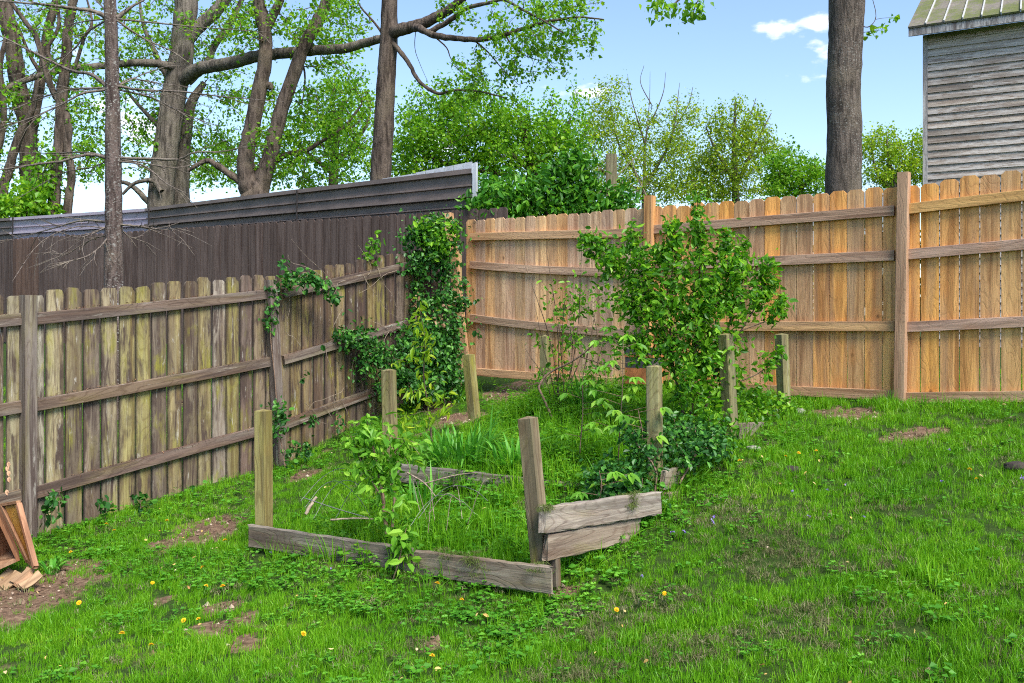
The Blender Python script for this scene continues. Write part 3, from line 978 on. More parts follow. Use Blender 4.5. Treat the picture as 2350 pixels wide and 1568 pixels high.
# tall right-hand trunk
pl = Plant(22)
limb_px(pl, [(1932, 800), (1934, 620), (1935, 440), (1938, 300), (1935, 220), (1938, 150), (1942, 60), (1944, 0), (1950, -90), (1955, -260)], 12.5, [.255, .248, .238, .228, .226, .225, .228, .24, .265, .22], n=6, wob=.012)
limb_px(pl, [(1955, 30), (1985, 62), (2005, 52), (2010, 30), (2000, -10)], 12.5, [.012, .008, .006, .006, .006], n=4, wob=.1)
limb_px(pl, [(2008, 45), (2025, 42), (2050, 40)], 12.5, [.004, .003, .002], n=4)
limb_px(pl, [(1978, 75), (2000, 72), (2030, 68)], 12.5, [.005, .004, .002], n=4)
limb_px(pl, [(1944, -120), (1800, -110), (1640, -60), (1570, -10), (1530, 25)], 12.5, [.10, .07, .035, .018, .006], n=5)
limb_px(pl, [(1640, -60), (1600, 5), (1590, 35)], 12.5, [.02, .01, .004], n=4)
cl = []
r2 = np.random.default_rng(5)
for (cx, cy, s, n) in ((1530, 20, 22, 70), (1590, 25, 14, 45), (1560, 5, 28, 70), (1505, 8, 10, 25), (1610, 2, 10, 20), (2050, 40, 5, 9), (2000, 72, 9, 16), (2028, 64, 6, 10)):
    c = np.array(P(cx, cy, 12.5)); sg = s * 12.5 / FPX
    cl.append(c + r2.normal(0, 1, (n, 3)) * sg * np.array([1, 1.2, .8]))
cm = scatter_leaves('crown', np.concatenate(cl), .075, ML_BRIGHT, 'lobed', .8, .3, .5, seed=3)
tree('broad_trunk_tree', 'thick straight grey-brown trunk rising behind the newer fence', M_BIGBARK, pl, cm, P(1932, 800, 12.5), sides=24, thick=.09)

def leafy(pl, ells, ntar, nleaf, size, mat, spread, seed, shape='diamond', **kw):
    if ntar:
        tg, _ = in_ells(ells, ntar, seed, .45)
        pl.reach(tg, **kw)
    return scatter_leaves('crown', pl.leaf_points(nleaf, spread), size, mat, shape, .8, .35, .45, seed=seed)

# big grey tree with the long limb
pl = Plant(31)
limb_px(pl, [(366, 780), (369, 474), (380, 351), (397, 228), (415, 140), (422, 70), (427, 0), (430, -120)], 22, [.42, .30, .285, .285, .27, .265, .27, .22], n=6, wob=.025)
limb_px(pl, [(412, 780), (415, 467), (418, 369), (425, 300), (440, 235), (470, 190)], 22.6, [.28, .20, .19, .16, .12, .07], n=5, wob=.06)
limb_px(pl, [(425, 105), (443, 75), (492, 28), (525, -15), (560, -80)], 22, [.17, .16, .15, .14, .10], n=5)
limb_px(pl, [(430, 190), (474, 147), (492, 105), (527, 56), (555, 0), (580, -60)], 22.4, [.10, .09, .085, .075, .06, .05], n=5)
limb_px(pl, [(412, 190), (439, 168), (467, 155), (509, 149), (562, 137), (597, 128), (667, 121), (720, 116), (787, 112), (840, 98), (880, 88)], 22, lin(.17, .085, 11), lin(22, 19.4, 11), n=5, wob=.04)
limb_px(pl, [(366, 480), (344, 467), (309, 432), (277, 418), (250, 440)], 22, lin(.09, .03, 5), n=5)
limb_px(pl, [(370, 440), (350, 415), (309, 421), (281, 446)], 21.6, lin(.07, .03, 4), n=5)
limb_px(pl, [(405, 160), (390, 151), (316, 144), (211, 154), (155, 158), (53, 186), (0, 210), (-60, 230)], 22, lin(.10, .05, 8), lin(22, 20, 8), n=5)
limb_px(pl, [(375, 300), (345, 270), (300, 220), (270, 170)], 22.3, lin(.07, .02, 4), n=5)
limb_px(pl, [(395, 200), (360, 130), (330, 60), (320, 0)], 22.3, lin(.08, .03, 4), n=5)
E = [ell_px(340, 90, 120, 110, 22.5, 2.0), ell_px(500, 90, 90, 100, 22.5, 1.5), ell_px(330, 300, 110, 120, 22.8, 1.6), ell_px(500, 330, 80, 100, 23, 1.6), ell_px(200, 330, 60, 110, 22, 1.5), ell_px(560, 220, 80, 70, 22.6, 1.3)]
cm = leafy(pl, E, 520, 8200, .078, ML_BRIGHT, .095, 41, step=.4, tip=.008, rmax=.05, rk=.02, leafnodes=2)
tree('maple_tree', 'big grey maple trunk sending one long level limb sideways', M_BARKG, pl, cm, P(366, 780, 22), 'trees beyond the brown fence', sides=14, thick=.055)

# double stemmed tree
pl = Plant(32)
limb_px(pl, [(584, 760), (586, 470), (573, 422), (563, 369), (577, 299), (594, 218), (608, 140), (609, 88), (601, 35), (594, 0), (583, -100)], 20, [.36, .34, .24, .185, .17, .165, .15, .145, .15, .12, .10], n=6, wob=.05)
limb_px(pl, [(590, 500), (598, 428), (622, 351), (643, 263), (678, 158), (706, 88), (731, 46), (752, 0), (785, -80)], 20, [.26, .20, .165, .15, .145, .135, .13, .125, .10], n=6, wob=.05)
limb_px(pl, [(607, 75), (620, 50), (643, 0), (660, -60)], 20, [.11, .10, .09, .07], n=5)
limb_px(pl, [(590, 400), (650, 358), (706, 344), (734, 327), (789, 292), (830, 240)], 20.5, lin(.075, .02, 6), n=5)
limb_px(pl, [(575, 440), (548, 415), (506, 386), (474, 369), (432, 392)], 20, lin(.10, .04, 5), n=5)
limb_px(pl, [(600, 200), (618, 196), (622, 205)], 20, [.09, .08, .05], n=4)
limb_px(pl, [(690, 130), (700, 180), (690, 260)], 20.5, lin(.03, .01, 3), n=4)
E = [ell_px(720, 70, 130, 80, 20.4, 1.6), ell_px(770, 260, 100, 130, 20.8, 1.5), ell_px(640, 320, 80, 110, 20.6, 1.2), ell_px(560, 60, 60, 70, 20, 1.2), ell_px(690, 390, 130, 50, 20.6, 1.4)]
cm = leafy(pl, E, 400, 7600, .074, ML_BRIGHT, .09, 42, step=.35, tip=.008, rmax=.05, rk=.02, leafnodes=2)
tree('maple_tree', 'brown double-stemmed maple forking just above the metal siding', M_BARK, pl, cm, P(584, 760, 20), 'trees beyond the brown fence', sides=14, thick=.055)

# centre trunk with the overhanging limbs
pl = Plant(33)
limb_px(pl, [(868, 760), (873, 408), (879, 330), (883, 246), (887, 170), (892, 100), (894, 0), (898, -120)], 18, [.24, .205, .20, .19, .182, .175, .155, .13], n=6, wob=.02)
limb_px(pl, [(895, 80), (914, 70), (952, 60), (998, 42), (1033, 21), (1058, 0), (1090, -45)], 18, [.13, .125, .11, .10, .09, .085, .06], lin(18, 17, 7), n=5, wob=.04)
limb_px(pl, [(952, 62), (966, 67), (994, 81), (1044, 88), (1103, 91), (1156, 81), (1209, 63), (1262, 49), (1330, 40), (1385, 45)], 18, lin(.075, .012, 10), lin(17.6, 16, 10), n=5, wob=.1)
limb_px(pl, [(985, 75), (1033, 46), (1068, 21), (1121, 7), (1156, 0), (1191, 18), (1244, 46), (1300, 80)], 18, lin(.055, .01, 8), lin(17.4, 15.8, 8), n=5, wob=.1)
limb_px(pl, [(896, 95), (907, 105), (935, 141), (959, 183), (1001, 214), (1044, 207), (1103, 211), (1160, 225)], 18, lin(.055, .012, 8), lin(18, 17, 8), n=5, wob=.1)
limb_px(pl, [(885, 95), (875, 74), (854, 46), (829, 18), (815, -10)], 18, lin(.03, .012, 5), n=4)
limb_px(pl, [(1088, 92), (1120, 120), (1150, 155), (1190, 195)], 17, lin(.02, .005, 4), n=4)
limb_px(pl, [(994, 81), (1025, 110), (1035, 135), (1060, 165)], 17.4, lin(.018, .004, 4), n=4)
limb_px(pl, [(1160, 82), (1180, 110), (1210, 130), (1260, 145)], 16.8, lin(.018, .004, 4), n=4)
limb_px(pl, [(955, 60), (952, 110), (965, 150), (983, 190)], 17.6, lin(.008, .003, 4), n=4)
E = [ell_px(1250, 30, 130, 50, 16.6, 1.0), ell_px(1200, 110, 130, 60, 16.8, 1.0), ell_px(1300, 90, 90, 50, 16.3, .8), ell_px(1120, 180, 130, 55, 17.2, .9), ell_px(1060, 40, 80, 40, 17, .7), ell_px(790, 20, 70, 50, 18.2, .8), ell_px(1340, 20, 60, 40, 16, .7), ell_px(1290, 150, 50, 30, 16.4, .6)]
cm = leafy(pl, E, 300, 5200, .064, ML_BRIGHT, .065, 43, step=.28, tip=.005, rmax=.02, rk=.012, leafnodes=2, lift=-.05)
tree('maple_tree', 'straight brown maple trunk with leafy limbs reaching over the metal siding', M_BARK, pl, cm, P(868, 760, 18), 'trees beyond the brown fence', sides=16, thick=.055)

# the cluster of trunks at the edge
pl = Plant(34)
limb_px(pl, [(85, 780), (78, 492), (67, 386), (63, 299), (42, 193), (28, 105), (10, 0), (-15, -120)], 21, [.30, .22, .20, .20, .185, .18, .165, .14], n=6, wob=.05)
limb_px(pl, [(64, 330), (85, 228), (102, 140), (109, 70), (130, 0), (150, -80)], 21, [.14, .12, .105, .095, .085, .07], n=5, wob=.05)
limb_px(pl, [(95, 170), (70, 130), (40, 60), (20, 20)], 21, lin(.05, .02, 4), n=4)
E = [ell_px(70, 60, 110, 100, 21, 1.6), ell_px(40, 260, 70, 120, 21.5, 1.4), ell_px(80, 420, 80, 60, 20.6, .8)]
cm = leafy(pl, E, 170, 1500, .08, ML_BRIGHT, .08, 44, step=.4, tip=.006, rmax=.03, rk=.016, leafnodes=2)
tree('maple_tree', 'thickest brown trunk among the bare stems at the photo edge', M_BARK, pl, cm, P(85, 780, 21), 'trees beyond the brown fence', sides=12, thick=.05)
pl = Plant(35)
limb_px(pl, [(122, 780), (123, 488), (130, 386), (140, 281), (141, 228), (151, 140), (158, 53), (168, 0), (180, -90)], 19, [.17, .125, .12, .115, .11, .105, .095, .085, .07], n=6, wob=.06)
limb_px(pl, [(152, 780), (155, 488), (165, 404), (155, 351), (156, 281), (140, 240)], 19, [.12, .09, .085, .08, .08, .07], n=5, wob=.08)
limb_px(pl, [(141, 240), (125, 215), (109, 176), (84, 88), (60, 53), (21, 0)], 19, lin(.075, .04, 6), n=5)
limb_px(pl, [(145, 160), (169, 158), (193, 88), (211, 53), (200, 0)], 19, lin(.045, .02, 5), n=5)
limb_px(pl, [(150, 180), (110, 120), (135, 60), (130, 0)], 19.4, lin(.05, .03, 4), n=5)
E = [ell_px(170, 120, 90, 130, 19.4, 1.3), ell_px(190, 330, 60, 130, 19.6, 1.0)]
cm = leafy(pl, E, 180, 1700, .075, ML_BRIGHT, .075, 45, step=.35, tip=.005, rmax=.025, rk=.014, leafnodes=2)
tree('maple_tree', 'twisted twin-stemmed tree beside the lichen-speckled conifer', M_BARK, pl, cm, P(122, 780, 19), 'trees beyond the brown fence', sides=12, thick=.04)
pl = Plant(36)
limb_px(pl, [(-10, 780), (3, 474), (21, 386), (46, 309), (75, 250), (90, 180)], 20, [.14, .11, .10, .09, .06, .03], n=6, wob=.05)
limb_px(pl, [(-20, 400), (8, 280), (0, 160), (12, 90)], 20.3, [.08, .07, .06, .04], n=5, wob=.08)
E = [ell_px(10, 250, 60, 150, 20.3, 1.0), ell_px(20, 440, 70, 40, 20, .7)]
cm = leafy(pl, E, 90, 1000, .078, ML_BRIGHT, .08, 46, step=.35, tip=.005, rmax=.02, rk=.012, leafnodes=2)
tree('maple_tree', 'slender trunk leaning out of the photo edge', M_BARK, pl, cm, P(-10, 780, 20), 'trees beyond the brown fence', sides=10, thick=.04)

def bg_tree(name, label, seed, z, base, stems, ells, ntar, nleaf, size, mat, spread, bark=M_BARK, **kw):
    pl = Plant(seed)
    for pts, rads in stems:
        limb_px(pl, pts, z, rads, n=5, wob=.06)
    cm = leafy(pl, ells, ntar, nleaf, size, mat, spread, seed, **kw)
    return tree(name, label, bark, pl, cm, P(base[0], base[1], z), 'trees beyond the fences', sides=8, thick=.06)

K = dict(step=.5, tip=.008, rmax=.06, rk=.02, leafnodes=2)
bg_tree('leafy_tree', 'dense bright green maple crown above the end of the metal siding', 51, 26, (1215, 760),
        [([(1215, 760), (1222, 430), (1215, 350), (1190, 270)], [.22, .18, .13, .07]), ([(1218, 390), (1140, 330), (1060, 280)], [.10, .07, .03]), ([(1218, 400), (1280, 330), (1310, 270)], [.09, .06, .03]), ([(1217, 410), (1040, 380), (950, 340)], [.08, .05, .03])],
        [ell_px(1080, 290, 180, 100, 26, 1.6), ell_px(1200, 330, 140, 90, 26, 1.5), ell_px(970, 330, 110, 100, 26, 1.3), ell_px(1290, 300, 70, 110, 26, 1.2), ell_px(1100, 380, 200, 50, 26, 1.3), ell_px(1010, 240, 90, 50, 26, 1.0)],
        560, 24000, .085, ML_BRIGHT, .17, **K)
bg_tree('leafy_tree', 'loose green crown filling the gap behind the double-stemmed maple', 52, 28, (760, 780),
        [([(760, 780), (765, 440), (770, 330), (790, 220)], [.22, .16, .11, .05]), ([(765, 400), (680, 330), (620, 270)], [.08, .05, .03]), ([(768, 380), (840, 290), (850, 220)], [.08, .05, .03])],
        [ell_px(790, 250, 90, 110, 28, 1.5), ell_px(700, 330, 110, 100, 28, 1.5), ell_px(810, 370, 90, 60, 28, 1.4), ell_px(560, 370, 120, 70, 28, 1.4), ell_px(450, 390, 80, 60, 28, 1.2), ell_px(930, 370, 60, 60, 28, 1)],
        380, 11500, .085, ML_BRIGHT, .16, **K)
bg_tree('leafy_tree', 'sparse olive-green tree with bare twigs poking above its crown', 53, 30, (1470, 780),
        [([(1470, 780), (1478, 440), (1480, 350), (1490, 240), (1492, 165)], [.11, .07, .035, .012, .004]), ([(1478, 430), (1420, 330), (1400, 230)], [.06, .035, .008]), ([(1478, 430), (1540, 320), (1560, 190)], [.06, .035, .006]), ([(1480, 330), (1450, 230), (1440, 170)], [.03, .016, .005]),
         ([(1478, 440), (1390, 400), (1350, 330)], [.06, .04, .02]), ([(1485, 300), (1520, 220), (1528, 165)], [.025, .014, .005]), ([(1495, 240), (1470, 190), (1478, 150)], [.02, .012, .006]), ([(1545, 300), (1580, 240), (1590, 200)], [.03, .02, .008])],
        [ell_px(1400, 270, 60, 90, 30, 1.3), ell_px(1480, 330, 110, 90, 30, 1.6), ell_px(1560, 310, 60, 100, 30, 1.3), ell_px(1420, 400, 90, 60, 30, 1.4), ell_px(1560, 410, 90, 60, 30, 1.3), ell_px(1350, 330, 50, 90, 30, 1.2), ell_px(1500, 430, 160, 40, 30, 1.4)],
        620, 19000, .068, ML_OLIVE, .15, bark=M_BARKG, step=.5, tip=.006, rmax=.03, rk=.012, leafnodes=2)
bg_tree('leafy_tree', 'upright yellow-green tree with loose leaves drifting off its top', 54, 28, (1690, 780),
        [([(1690, 780), (1688, 440), (1685, 330), (1688, 225)], [.16, .12, .08, .015]), ([(1688, 430), (1730, 340), (1770, 260)], [.07, .05, .012]), ([(1688, 420), (1640, 340), (1620, 290)], [.07, .04, .015]), ([(1686, 330), (1720, 270), (1735, 225)], [.04, .02, .008])],
        [ell_px(1680, 330, 80, 95, 28, 1.4), ell_px(1640, 440, 110, 30, 28, 1.3), ell_px(1640, 380, 60, 70, 28, 1.2), ell_px(1740, 340, 50, 80, 28, 1.1), ell_px(1700, 420, 90, 40, 28, 1.3), ell_px(1690, 250, 25, 40, 28, .5), ell_px(1760, 270, 25, 40, 28, .5)],
        380, 13500, .066, ML_OLIVE, .13, bark=M_BARKG, **K)
bg_tree('leafy_tree', 'low bushy green tree against the thick straight trunk', 55, 24, (1840, 780),
        [([(1840, 780), (1838, 440), (1830, 380)], [.10, .07, .03]), ([(1838, 450), (1800, 400), (1790, 350)], [.05, .03, .01]), ([(1838, 440), (1865, 390), (1870, 360)], [.04, .03, .01])],
        [ell_px(1800, 380, 45, 45, 24, .9), ell_px(1850, 410, 50, 45, 24, .9), ell_px(1790, 430, 50, 30, 24, .9)],
        170, 6000, .066, ML_BRIGHT, .11, **K)
bg_tree('leafy_tree', 'yellow-green tree between the thick trunk and the barn', 56, 30, (2050, 780),
        [([(2050, 780), (2050, 440), (2040, 370), (2035, 310)], [.14, .10, .06, .02]), ([(2050, 440), (2085, 380), (2095, 320)], [.06, .04, .015]), ([(2050, 440), (2010, 390), (2000, 320)], [.06, .04, .015]), ([(2050, 430), (2065, 370), (2068, 320)], [.05, .03, .015])],
        [ell_px(2020, 340, 60, 50, 30, 1.2), ell_px(2080, 360, 60, 55, 30, 1.2), ell_px(2040, 400, 80, 40, 30, 1.2), ell_px(2120, 390, 40, 50, 30, 1.0)],
        260, 9500, .07, ML_YELLOW, .13, bark=M_BARKG, **K)

# pale broken twigs above the back fence belong to a bare shrub
pl = Plant(57)
limb_px(pl, [(1330, 560), (1345, 470), (1370, 400), (1400, 350)], 14.5, [.02, .016, .012, .006], n=4)
limb_px(pl, [(1345, 470), (1400, 420), (1450, 370), (1470, 345)], 14.5, [.014, .011, .007, .003], n=4)
limb_px(pl, [(1345, 480), (1440, 450), (1490, 420)], 14.5, [.010, .008, .004], n=4)
limb_px(pl, [(1500, 560), (1490, 470), (1460, 400), (1450, 360)], 14.8, [.02, .014, .009, .004], n=4)
tg, _ = in_ells([ell_px(1420, 420, 90, 60, 14.6, .6)], 90, 5, .5)
pl.reach(tg, step=.2, tip=.0025, rmax=.006, rk=.01, leafnodes=1, wob=.2)
t = thing('bare_shrub', 'pale leafless twiggy shrub behind the newer fence', 'shrub', P(1330, 600, 14.5))
part('branches', tube_mesh('branches', pl.lines, 4, M_TWIGP), t)['kind'] = 'stuff'
part('foliage', scatter_leaves('foliage', pl.leaf_points(350, .12), .05, ML_OLIVE, 'diamond', .7, .3, .3, seed=2), t)

# dense dark shrub behind the corner
pl = Plant(58)
limb_px(pl, [(1250, 700), (1255, 520), (1270, 440), (1310, 380)], 12.6, [.05, .04, .03, .015], n=4)
limb_px(pl, [(1250, 560), (1190, 480), (1150, 440)], 12.6, [.03, .02, .01], n=4)
limb_px(pl, [(1260, 500), (1350, 460), (1420, 460)], 12.6, [.03, .02, .01], n=4)
E = [ell_px(1170, 460, 90, 55, 12.6, .5), ell_px(1270, 440, 90, 65, 12.7, .5), ell_px(1330, 395, 50, 50, 12.6, .4), ell_px(1390, 470, 90, 40, 12.7, .45), ell_px(1310, 370, 30, 30, 12.6, .3), ell_px(1110, 480, 50, 40, 12.3, .4), ell_px(1260, 490, 180, 25, 12.5, .4)]
tg, _ = in_ells(E, 260, 6, .4)
pl.reach(tg, step=.18, tip=.003, rmax=.012, rk=.01, leafnodes=2)
t = thing('evergreen_shrub', 'dense dark green leafy shrub swelling over the corner fence', 'shrub', P(1250, 700, 12.6))
part('branches', tube_mesh('branches', pl.lines, 5, M_TWIG), t)['kind'] = 'stuff'
part('foliage', scatter_leaves('foliage', pl.leaf_points(7600, .085), .085, ML_DEEP, 'oval', .5, .35, .6, seed=8), t)

# understory thicket behind the newer fence
for (seed, z, cx, w, lab) in ((71, 17, 1560, 150, 'low green thicket behind the middle fence post'), (72, 18, 1760, 140, 'low green thicket behind the fence before the thick trunk'), (73, 19, 2020, 130, 'low green thicket between the thick trunk and the barn'), (74, 16, 1370, 130, 'low green thicket behind the dark corner shrub')):
    pl = Plant(seed)
    for k in range(4):
        xx = cx + (k - 1.5) * w * .45
        limb_px(pl, [(xx, 790), (xx + 8, 620), (xx - 6, 500)], z, [.02, .014, .006], n=4)
    tg, _ = in_ells([ell_px(cx - w * .4, 610, w * .55, 130, z, .6), ell_px(cx + w * .4, 620, w * .55, 130, z, .6)], 110, seed, .5)
    pl.reach(tg, step=.3, tip=.004, rmax=.012, rk=.01, leafnodes=2)
    t = thing('thicket', lab, 'shrub', P(cx, 790, z), 'thickets behind the newer fence')
    part('branches', tube_mesh('branches', pl.lines, 4, M_TWIG), t)['kind'] = 'stuff'
    part('foliage', scatter_leaves('foliage', pl.leaf_points(2600, .2), .12, ML_MID, 'diamond', .7, .35, .5, seed=seed), t)

# weathered post standing behind the fence
t = add('gate_post', board_mesh('gate_post', .16, .16, 1.9, M_POST, 5, .01, 0, .004, 9))
t.matrix_world = frame_between(P(1404, 640, 14), P(1403, 382, 14), (-.2, -1, 0)); t.color = (.26, .24, .14, 1)
tag(t, 'mossy square timber post poking up among shrubs behind the fence', 'post')

# green growth at the foot of the trunks beyond the brown fence
pl = Plant(59)
limb_px(pl, [(70, 780), (75, 500), (85, 430), (95, 340)], 18.6, [.03, .025, .02, .008], n=4)
limb_px(pl, [(75, 520), (30, 480), (-20, 470)], 18.6, [.02, .012, .006], n=4)
E = [ell_px(80, 450, 50, 50, 18.7, .6), ell_px(100, 380, 28, 60, 18.8, .4), ell_px(10, 480, 60, 22, 18.5, .6), ell_px(60, 480, 80, 25, 18.6, .6)]
tg, _ = in_ells(E, 90, 6, .4)
pl.reach(tg, step=.2, tip=.004, rmax=.012, rk=.01, leafnodes=2)
t = thing('climbing_shrub', 'bright green creeper clothing the trunk bases above the lavender panel', 'shrub', P(70, 780, 18.6))
part('branches', tube_mesh('branches', pl.lines, 4, M_TWIG), t)['kind'] = 'stuff'
part('foliage', scatter_leaves('foliage', pl.leaf_points(2600, .13), .10, ML_BRIGHT, 'diamond', .7, .35, .5, seed=9), t)
# ------------------------------------------------------------------ terraced garden bed
BU = Vector((.87, -.494, 0)); BF = Vector((-.494, -.87, 0)); BR = Vector((.79, -.61, 0))
bed = thing('terraced_garden_bed', 'overgrown terraced raised bed of grey boards and square timber posts', 'garden bed', G(900, 1290))
r = random.Random(77)
POSTS = [((606, 1245), (604, 943), 6.24, 6.24), ((1246, 1335), (1211, 960), 5.12, 5.14), ((897, 1090), (892, 850), 7.1, 7.1), ((1503, 1100), (1501, 841), 6.25, 6.25),
         ((1089, 960), (1075, 815), 8.45, 8.5), ((1678, 1000), (1665, 768), 7.2, 7.2), ((1801, 958), (1793, 768), 8.15, 8.15), ((1252, 920), (1250, 772), 9.8, 9.8)]
PCOL = [(.27, .23, .09), (.22, .175, .10), (.25, .22, .10), (.27, .24, .11), (.27, .24, .09), (.25, .24, .12), (.25, .24, .11), (.24, .22, .10)]
ROT = [8, 0, 5, 4, -6, -22, -28, 0]
for (b0, t0, zb, zt), c, ro in zip(POSTS, PCOL, ROT):
    f = Matrix.Rotation(math.radians(ro), 3, 'Z') @ BF
    post(bed, M_POST, P(*b0, zb), P(*t0, zt), f, .089, jitter(c, r, .05), r.randrange(999), 'pyramid')
def bed_board(a, za, b_, zb_, facing, w, t, c, seed, rough=.004, ends=.012, sag=0.0):
    A, B = P(*a, za), P(*b_, zb_)
    A.z -= w / 2; B.z -= w / 2
    L = (B - A).length
    o = add('board', board_mesh('board', w, t, L, M_BED, 18, .006, sag, rough, seed, ends=ends), bed)
    o.matrix_local = inv(bed) @ frame_between(A, B, facing)
    o.color = jitter(c, r, .06)
    return o
FB = BF
bed_board((574, 1204), 6.12, (948, 1258), 5.46, FB, .145, .038, (.235, .20, .165), 1)
bed_board((950, 1262), 5.45, (1266, 1301), 4.94, FB, .145, .040, (.245, .205, .165), 2, ends=.025)
bed_board((893, 1062), 7.04, (1210, 1096), 6.68, FB, .14, .038, (.235, .21, .175), 3)
bed_board((1212, 1098), 6.67, (1490, 1122), 6.22, FB, .14, .038, (.23, .20, .165), 4)
bed_board((1120, 984), 8.30, (1345, 984), 7.80, FB, .15, .038, (.20, .165, .13), 5)
bed_board((1347, 985), 7.80, (1660, 985), 7.16, FB, .15, .038, (.20, .165, .13), 6)
bed_board((1249, 1163), 5.00, (1510, 1128), 5.88, BR, .145, .040, (.33, .285, .23), 7, ends=.03, rough=.005)
bed_board((1254, 1226), 5.03, (1462, 1186), 5.74, BR, .145, .040, (.27, .215, .165), 8, ends=.02)
bed_board((1520, 1080), 6.12, (1612, 1058), 6.75, BR, .13, .038, (.30, .25, .19), 9, ends=.03)
bed_board((1528, 1132), 6.10, (1612, 1100), 6.72, BR, .06, .05, (.30, .22, .15), 10, ends=.03, rough=.006)
bed_board((1694, 972), 7.18, (1768, 968), 7.75, BR, .13, .04, (.24, .18, .125), 11, ends=.04, rough=.006)
# short props under the loose side boards
for (a, b_, z) in (((1276, 1345), (1274, 1280), 5.10), ((1468, 1230), (1466, 1185), 5.90)):
    post(bed, M_BED, P(*a, z), P(*b_, z), BR, .045, (.10, .06, .04, 1), 5, name='prop')

# ------------------------------------------------------------------ hive box, frame and split wood by the old fence
def prop_board(name, parent, A, B, facing, w, t, mat, col, seed=0, **kw):
    L = (Vector(B) - Vector(A)).length
    o = add(name, board_mesh(name, w, t, L, mat, 3, .002, 0, .0006, seed, **kw), parent)
    o.matrix_local = inv(parent) @ frame_between(A, B, facing)
    o.color = (*col, 1)
    return o
c0 = P(46, 1286, 6.0)
bk = Vector((-.50, .86, .05)).normalized()
h_ = Vector((0, 0, 1)).cross(bk).normalized(); h_ = h_ if h_.x < 0 else -h_
ca, sa = math.cos(math.radians(21)), math.sin(math.radians(21))
vz = bk.cross(h_); vz = vz if vz.z > 0 else -vz
u = h_ * ca - vz * sa; upv = h_ * sa + vz * ca
crate = thing('wooden_hive_box', 'open reddish wooden box tipped on its side below the old fence', 'box', tuple(c0))
WALL_C = (.27, .125, .06)
Wc, Hc, Dc, th = .40, .345, .24, .02
def crate_wall(nm, o0, a, b_, n, mat=M_FRESH, col=WALL_C):
    pts = []
    for s in (0, th):
        pts += [o0 + n * s, o0 + a + n * s, o0 + a + b_ + n * s, o0 + b_ + n * s]
    ob = prism(nm, pts, mat, crate); ob.color = (*col, 1)
    return ob
crate_wall('side_wall', c0, upv * Hc, bk * Dc, u, col=(.24, .105, .05))
crate_wall('side_wall', c0 + u * (Wc - th), upv * Hc, bk * Dc, u)
crate_wall('side_wall', c0 + u * (th + .001), u * (Wc - 2 * th - .002), bk * Dc, upv, col=(.42, .25, .15))
crate_wall('side_wall', c0 + u * (th + .001) + upv * (Hc - th), u * (Wc - 2 * th - .002), bk * Dc, upv)
crate_wall('back_panel', c0 + bk * (Dc + .001), upv * Hc, u * Wc, bk, col=(.25, .105, .05))
m, nt, b = new_mat('old_honeycomb'); g = N(nt)
tc = g.n('TexCoord'); v = tc.outputs['Object']
vo = g.n('TexVoronoi'); g.l(v, vo.inputs['Vector']); vo.inputs['Scale'].default_value = 150
sp = g.noise(v, 45, 4, .7); big = g.noise(v, 6, 3, .6)
col = g.mix(g.math('MULTIPLY', g.rng(sp, .52, .60), g.rng(big, .40, .6)), g.ramp(big, [(.3, (.36, .16, .02)), (.7, (.50, .27, .05))]), rgb(.035, .017, .008))
g.l(col, b.inputs['Base Color']); b.inputs['Roughness'].default_value = .5; g.l(g.bump(vo.outputs['Distance'], .5, .004), b.inputs['Normal'])
M_COMB = m
TL, BLc, TR, BRc = P(6, 1163, 6.42), P(66, 1288, 6.10), P(43, 1157, 6.26), P(82, 1302, 5.99)
frm = thing('hive_frame', 'wooden hive frame with dark yellow comb leaning on the fence post', 'hive frame', tuple(BRc))
fn = (TR - TL).cross(BLc - TL).normalized(); fn = fn if fn.y < 0 else -fn
prop_board('side_bar', frm, BLc, TL, fn, .03, .034, M_FRESH, (.22, .115, .065), 1)
prop_board('side_bar', frm, BRc, TR, fn, .03, .034, M_FRESH, (.40, .21, .12), 2)
prop_board('top_bar', frm, TL + (TL - BLc) * .03, TR + (TR - BRc) * .03, fn, .022, .03, M_FRESH, (.44, .25, .14), 3)
prop_board('bottom_bar', frm, BLc, BRc, fn, .02, .026, M_FRESH, (.35, .2, .11), 4)
q = [TL.lerp(TR, .12), TL.lerp(TR, .88), BLc.lerp(BRc, .88), BLc.lerp(BRc, .12)]
prism('comb', q + [x - fn * .012 for x in q], M_COMB, frm)
SP = [((-14, 1342), (25, 1310), 5.95), ((2, 1352), (41, 1316), 5.90), ((30, 1338), (71, 1306), 5.93), ((38, 1346), (76, 1318), 5.88), ((48, 1347), (91, 1318), 5.84)]
SPL = ['split wood scrap half cut off by the photo edge', 'curved wood scrap second from the photo edge', 'middle wood scrap leaning up against the hive frame', 'thin wood scrap tucked between two others below the frame', 'loose wood scrap farthest out on the bare dirt']
rs = random.Random(8)
for (a, b_, z), lb in zip(SP, SPL):
    A, B = P(*a, z), P(*b_, z + .10)
    L = (B - A).length
    me = board_mesh('wood_scrap', .055, .020, L, M_FRESH, 6, .002, rs.uniform(.006, .014), .002, rs.randrange(99), ends=.012)
    o = add('wood_scrap', me)
    o.matrix_world = frame_between(A, B, (.25, -.75, .6)); o.color = (.46 * rs.uniform(.8, 1.1), .27, .155, 1)
    tag(o, lb, 'wood scrap', 'split wood scraps by the hive box')

